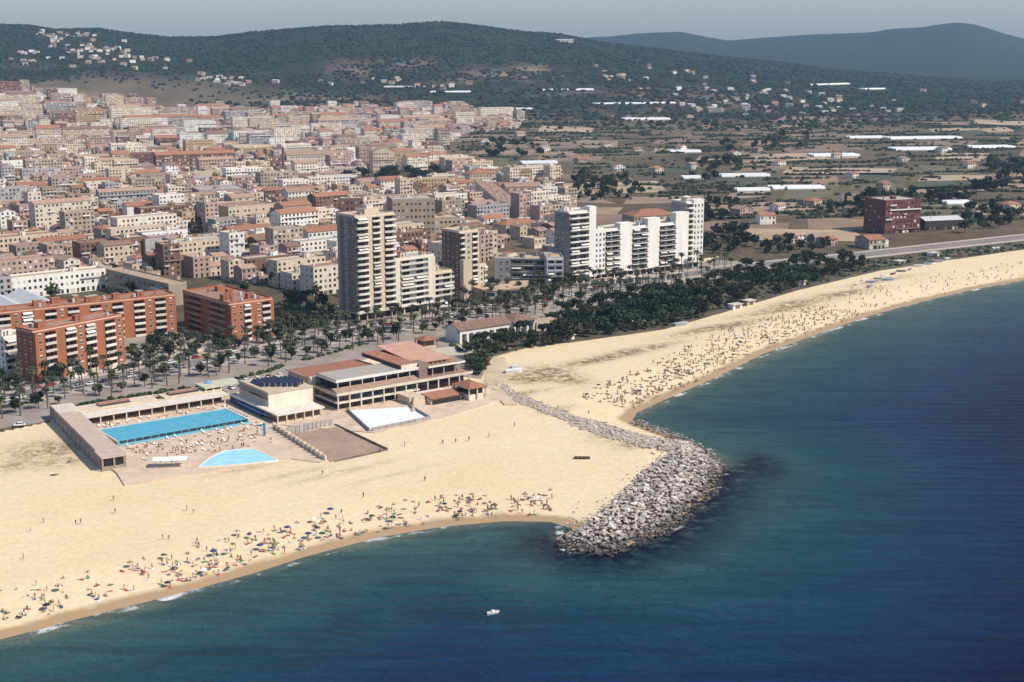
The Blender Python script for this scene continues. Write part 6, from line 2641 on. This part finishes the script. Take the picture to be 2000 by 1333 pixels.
def sandz(x, y):
    s = float(shore_sd(np.array([x]), np.array([y]))[0])
    return max(0, min(s * .085, 2.2)), s


crowd = []
for (i0, i1, n, lo, hi, w) in ((2, 4, 60, 5, 28, 'near'), (4, 6, 110, 4, 26, 'near'), (6, 10, 190, 3, 24, 'near'), (21, 24, 380, 3, 32, 'far'), (24, 26, 360, 3, 38, 'far'), (26, 31, 480, 3, 40, 'far')):
    for p, nn in along(i0, i1, n):
        d = lo + (hi - lo) * r.betavariate(1.3, 1.7)
        c = p + nn * d
        z, s = sandz(*c)
        if s > 2:
            crowd.append((c[0], c[1], z, w))
for x, y in [(222, 978), (225, 1003), (85, 1022), (148, 1025), (158, 1024), (60, 1040), (365, 998), (378, 1005), (46, 1092), (710, 972), (830, 940), (865, 868), (890, 866), (916, 862), (1005, 833), (630, 928), (790, 872), (1150, 810), (1090, 800), (318, 1055), (330, 1055), (955, 855), (742, 885)]:
    X, Y = gp(x, y)
    crowd.append((X, Y, 2.2, 'walk'))
for i in range(95):
    k = r.random()
    x, y = (r.uniform(0, 52), r.uniform(-20, -1)) if k < .5 else ((r.uniform(2, 46), r.uniform(-30, -16)) if k < .75 else (r.uniform(-6, 54), r.uniform(21.5, 30)))
    X, Y = cw(x, y)
    crowd.append((X, Y, GZ + .36, 'pool'))
crowd.sort(key=lambda c: c[1])
far_c = MB()
for m in (SKINS[0], SUITS['navy'], HAIR):
    far_c.mi(m)
npers = 0
WHERE = {'near': 'on the sand by the near bay waterline', 'far': 'on the crowded beach beyond the breakwater', 'pool': 'on the terrace of the swimming pools', 'walk': 'alone on the open empty sand'}
for (x, y, z, w) in crowd:
    pz = r.choice(['lie', 'lie', 'lie', 'lie', 'sit', 'sit', 'stand', 'stand', 'walk']) if w != 'walk' else r.choice(['walk', 'stand'])
    sn = r.choice(list(SUITS))
    a = r.uniform(0, 6.3)
    if npers < 300:
        npers += 1
        o = link('person', PM[(pz, sn)], None, (x, y, z), a, r.uniform(.95, 1.08))
        tag(o, 'person %s in %s swimwear %s' % (POSES[pz], sn, WHERE[w]), 'person', 'people ' + WHERE[w])
    else:
        me = PLOW[pz]
        k = len(far_c.v)
        c_, s_ = math.cos(a), math.sin(a)
        for v in me.vertices:
            far_c.v.append((x + v.co.x * c_ - v.co.y * s_, y + v.co.x * s_ + v.co.y * c_, z + v.co.z))
        for f in me.polygons:
            far_c.f.append(tuple(k + i for i in f.vertices))
            far_c.m.append(f.material_index)
o = stuff(far_c.build('distant_bathers'))
o['label'] = 'crowd of distant bathers along the far beach'
o['category'] = 'crowd'

# parasols and towels
PC = {'dark blue': (.03, .05, .14), 'dark red': (.22, .03, .03), 'bottle green': (.03, .09, .05), 'white': (.75, .74, .70), 'ochre': (.34, .22, .09), 'brown': (.12, .075, .05), 'black': (.025, .025, .03)}
par = {}
for i, (n, c) in enumerate(PC.items()):
    t = thing('beach_parasol', '%s beach parasol open on the sand' % n, 'parasol', (0, -900, 0), 0, 'parasols on the beach')
    m = P('parasol_' + n, *c)
    m2 = m if i != 1 else P('parasol_stripe', .66, .62, .56)
    b = MB()
    for k in range(10):
        a, c2 = 2 * math.pi * k / 10, 2 * math.pi * (k + 1) / 10
        p0, p1 = (1.15 * math.cos(a), 1.15 * math.sin(a), 1.75), (1.15 * math.cos(c2), 1.15 * math.sin(c2), 1.75)
        q0, q1 = (.6 * math.cos(a), .6 * math.sin(a), 2.1), (.6 * math.cos(c2), .6 * math.sin(c2), 2.1)
        mm = m if k % 2 else m2
        b.face([p0, p1, q1, q0], mm)
        b.face([q0, q1, (0, 0, 2.25)], mm)
    b.build('canopy', t)
    b = MB()
    b.cyl(0, 0, -.3, 2.3, .03, WHITE, 6)
    b.build('pole', t)
    par[n] = Proto(t)
tow = {n: None for n in ('white', 'red', 'navy', 'brown', 'green')}
tm = {}
for n in tow:
    b = MB()
    nx = 4
    for i in range(nx):
        b.box(-.45, -.9 + 1.8 * i / nx, .02 + (.03 if i % 2 else 0), .45, -.9 + 1.8 * (i + 1) / nx, .05 + (.03 if i % 2 else 0), SUITS[n] if i % 2 == 0 else P('towel_' + n, *[min(.8, v * 1.6 + .08) for v in {'white': (.7, .7, .66), 'red': (.38, .05, .05), 'navy': (.03, .05, .16), 'brown': (.2, .14, .09), 'green': (.05, .18, .1)}[n]]))
    tm[n] = b.mesh('beach_towel')
near_c = [c for c in crowd if c[3] in ('near', 'far')]
pn = tn = 0
for c in near_c:
    k = r.random()
    place_ = WHERE[c[3]][3:]
    if k < .09 and pn < 75:
        n = r.choice(list(PC))
        x, y = c[0] + r.uniform(-1.2, 1.2), c[1] + r.uniform(-1.2, 1.2)
        z, s = sandz(x, y)
        if s > 4:
            par[n].put((x, y, z), r.uniform(0, 6), r.uniform(.7, .95), '%s beach parasol open on %s' % (n, place_), 'parasols on ' + place_)
            pn += 1
    elif k < .6 and tn < 290:
        n = r.choice(list(tow))
        x, y = c[0] + r.uniform(-.3, .3), c[1] + r.uniform(-.3, .3)
        z, s = sandz(x, y)
        if s > 4:
            tag(link('beach_towel', tm[n], None, (x, y, z), r.uniform(0, 6)), '%s towel spread on %s' % (n, place_), 'towel', 'towels on ' + place_)
            tn += 1
print('PEOPLE', len(crowd), npers, pn, tn, npalm)
# sun loungers on the pool terrace
LB = MB()
LB.box(0, 0, .22, .62, 1.25, .30, AWN)
LB2 = MB()
LB2.face([(0, 1.25, .3), (.62, 1.25, .3), (.62, 1.85, .75), (0, 1.85, .75)], AWN)
LB2.face([(0, 1.85, .71), (.62, 1.85, .71), (.62, 1.25, .26), (0, 1.25, .26)], AWN)
LB3 = MB()
for lx in (.03, .53):
    for ly in (.1, 1.1):
        LB3.box(lx, ly, 0, lx + .06, ly + .06, .22, STEEL)
lm_ = (LB.mesh('seat'), LB2.mesh('backrest'), LB3.mesh('leg_frame'))
lt = thing('sun_lounger', 'pale canvas sun lounger on the terrace by the swimming pools', 'sun lounger', (0, -900, 0), 0, 'sun loungers on the pool terrace')
for nme, mm in zip(('seat', 'backrest', 'leg_frame'), lm_):
    link(nme, mm, lt)
lt = Proto(lt)
for i in range(90):
    k = i % 3
    x, y = (r.uniform(1, 52), r.uniform(-9, -1.5)) if k == 0 else ((r.uniform(0, 46), r.uniform(-26, -12)) if k == 1 else (r.uniform(-3, 54), r.uniform(22, 29)))
    X, Y = cw(x, y)
    lt.put((X, Y, GZ + .36), math.radians(CANG) + r.choice([0, math.pi, .4]))
# ------------------------------------------------------------------ boats, huts and tarpaulins drawn up along the beach
def beached(px, py, a, L, col, nm, label):
    x, y = gp(px, py, 2.3)
    t = thing('beached_boat', label, 'boat', (x, y, 2.25), a, 'boats drawn up on the sand')
    hb_, rings_ = hull(L, L * .36, L * .17, P('hull_' + nm, *col, rough=.5))
    hb_.build('hull', t)
    b = MB()
    for a_, c_ in zip(rings_[:-1], rings_[1:]):
        b.face([(a_[0][0], a_[0][1] * .93, a_[0][2] - .02), (c_[0][0], c_[0][1] * .93, c_[0][2] - .02), (c_[3][0], c_[3][1] * .93, c_[3][2] - .02), (a_[3][0], a_[3][1] * .93, a_[3][2] - .02)], P('cover_' + nm, *[min(.8, v * .8 + .1) for v in col]))
    b.build('cover', t)
    return t


BC = [('white', (.74, .74, .72)), ('pale blue', (.30, .42, .55)), ('grey', (.34, .35, .38)), ('white', (.74, .74, .72)), ('dark red', (.22, .05, .05)), ('brown', (.20, .13, .09)), ('lilac', (.36, .32, .44))]
for i, (x, y) in enumerate([(1688, 548), (1702, 552), (1715, 545), (1728, 540), (1745, 536), (1760, 531), (1778, 527), (1795, 521), (1812, 517), (1830, 512), (1850, 507), (1872, 502), (1895, 497), (1700, 560), (1675, 556), (1735, 548), (1920, 492), (1945, 487)]):
    nm, c = BC[i % 7]
    beached(x, y, r.uniform(-.4, 1.2), r.uniform(4.5, 7.5), c, nm, '%s boat drawn up where the far beach meets the coast road' % nm)
beached(1003, 728, .5, 8.5, (.72, .73, .72), 'white', 'large white boat under a tarpaulin beside the sandy track')
beached(1008, 718, .7, 6.0, (.50, .55, .55), 'grey green', 'grey green boat beside the large white tarpaulin boat')
beached(1330, 636, .6, 9.0, (.40, .43, .48), 'slate', 'slate grey boat hull at the edge of the park trees')
for i, (x, y, L_, c) in enumerate([(1432, 606, 7, 'white'), (1460, 598, 6, 'cream'), (1820, 503, 8, 'white'), (1755, 519, 7, 'ivory'), (1560, 560, 6, 'ivory'), (1240, 640, 6, 'cream'), (1100, 668, 7, 'white')]):
    X, Y = gp(x, y)
    t = thing('beach_hut', 'small %s beach hut %s' % (c, ['with a flat grey roof by the palm end of the park', 'tucked under the park trees', 'beside the drawn up boats', 'behind the row of boats', 'at the thin end of the park', 'in the middle of the park edge', 'near the arcaded villa'][i]), 'beach hut', (X, Y, GZ), math.radians(38))
    b = MB(); b.box(0, 0, -.5, L_, 4, 2.6, WALLS[c]); b.build('wall', t)
    b = MB(); b.box(-.4, -.8, 2.603, L_ + .4, 4.4, 2.85, CONCL); b.build('roof', t)
    b = MB(); b.box(L_ * .25, -.06, .3, L_ * .75, -.01, 2.1, SHUT); b.build('shutter', t)
X, Y = gp(1659, 586)
t = thing('beach_mast', 'slim dark signal mast with a cross arm on the far beach', 'mast', (X, Y, GZ), .3)
b = MB(); b.cyl(0, 0, -.5, 7.5, .14, DARKM, 6, .1, .9, 0); b.build('pole', t)
b = MB(); b.box(.2, -.06, 6.9, 2.2, .06, 7.05, DARKM); b.build('arm', t)
# low white garden walls of the brick complex
for i, (xa, ya, xb, yb) in enumerate([(218, 722, 305, 704), (330, 697, 440, 682), (140, 742, 205, 728)]):
    A_, B2 = gp(xa, ya), gp(xb, yb)
    l_ = math.dist(A_, B2)
    t = thing('garden_wall', 'low white garden wall %s' % ('before the front brick wing', 'along the forecourt of the brick complex', 'beside the dark trees of the brick complex')[i], 'wall', (A_[0], A_[1], GZ), math.atan2(B2[1] - A_[1], B2[0] - A_[0]))
    for k in range(int(l_ / 3.2)):
        b = MB(); b.box(k * 3.2, 0, 0, k * 3.2 + 3.1, .3, 1.5, IVORY); b.build('wall_panel', t)

for q in [p.o for p in list(par.values()) + cars + palms + pr_park + pr_street + pr_cyp + pr_field + pr_town if not p.used]:
    for ch in list(q.children):
        bpy.data.objects.remove(ch)
    bpy.data.objects.remove(q)

# ------------------------------------------------------------------ the hazy summer air
hb = MB()
M_HAZE = bpy.data.materials.new('haze')
M_HAZE.use_nodes = True
hn = M_HAZE.node_tree
hn.nodes.clear()
ho = hn.nodes.new('ShaderNodeOutputMaterial')
hv = hn.nodes.new('ShaderNodeVolumePrincipled')
hv.inputs['Color'].default_value = (0.45, 0.70, 1.0, 1)
hv.inputs['Density'].default_value = 0.000056
hv.inputs['Anisotropy'].default_value = 0.1
hn.links.new(hv.outputs['Volume'], ho.inputs['Volume'])
hb.box(-9000, -1500, -8, 9000, 13000, 420, M_HAZE)
haze = stuff(hb.build('haze'))
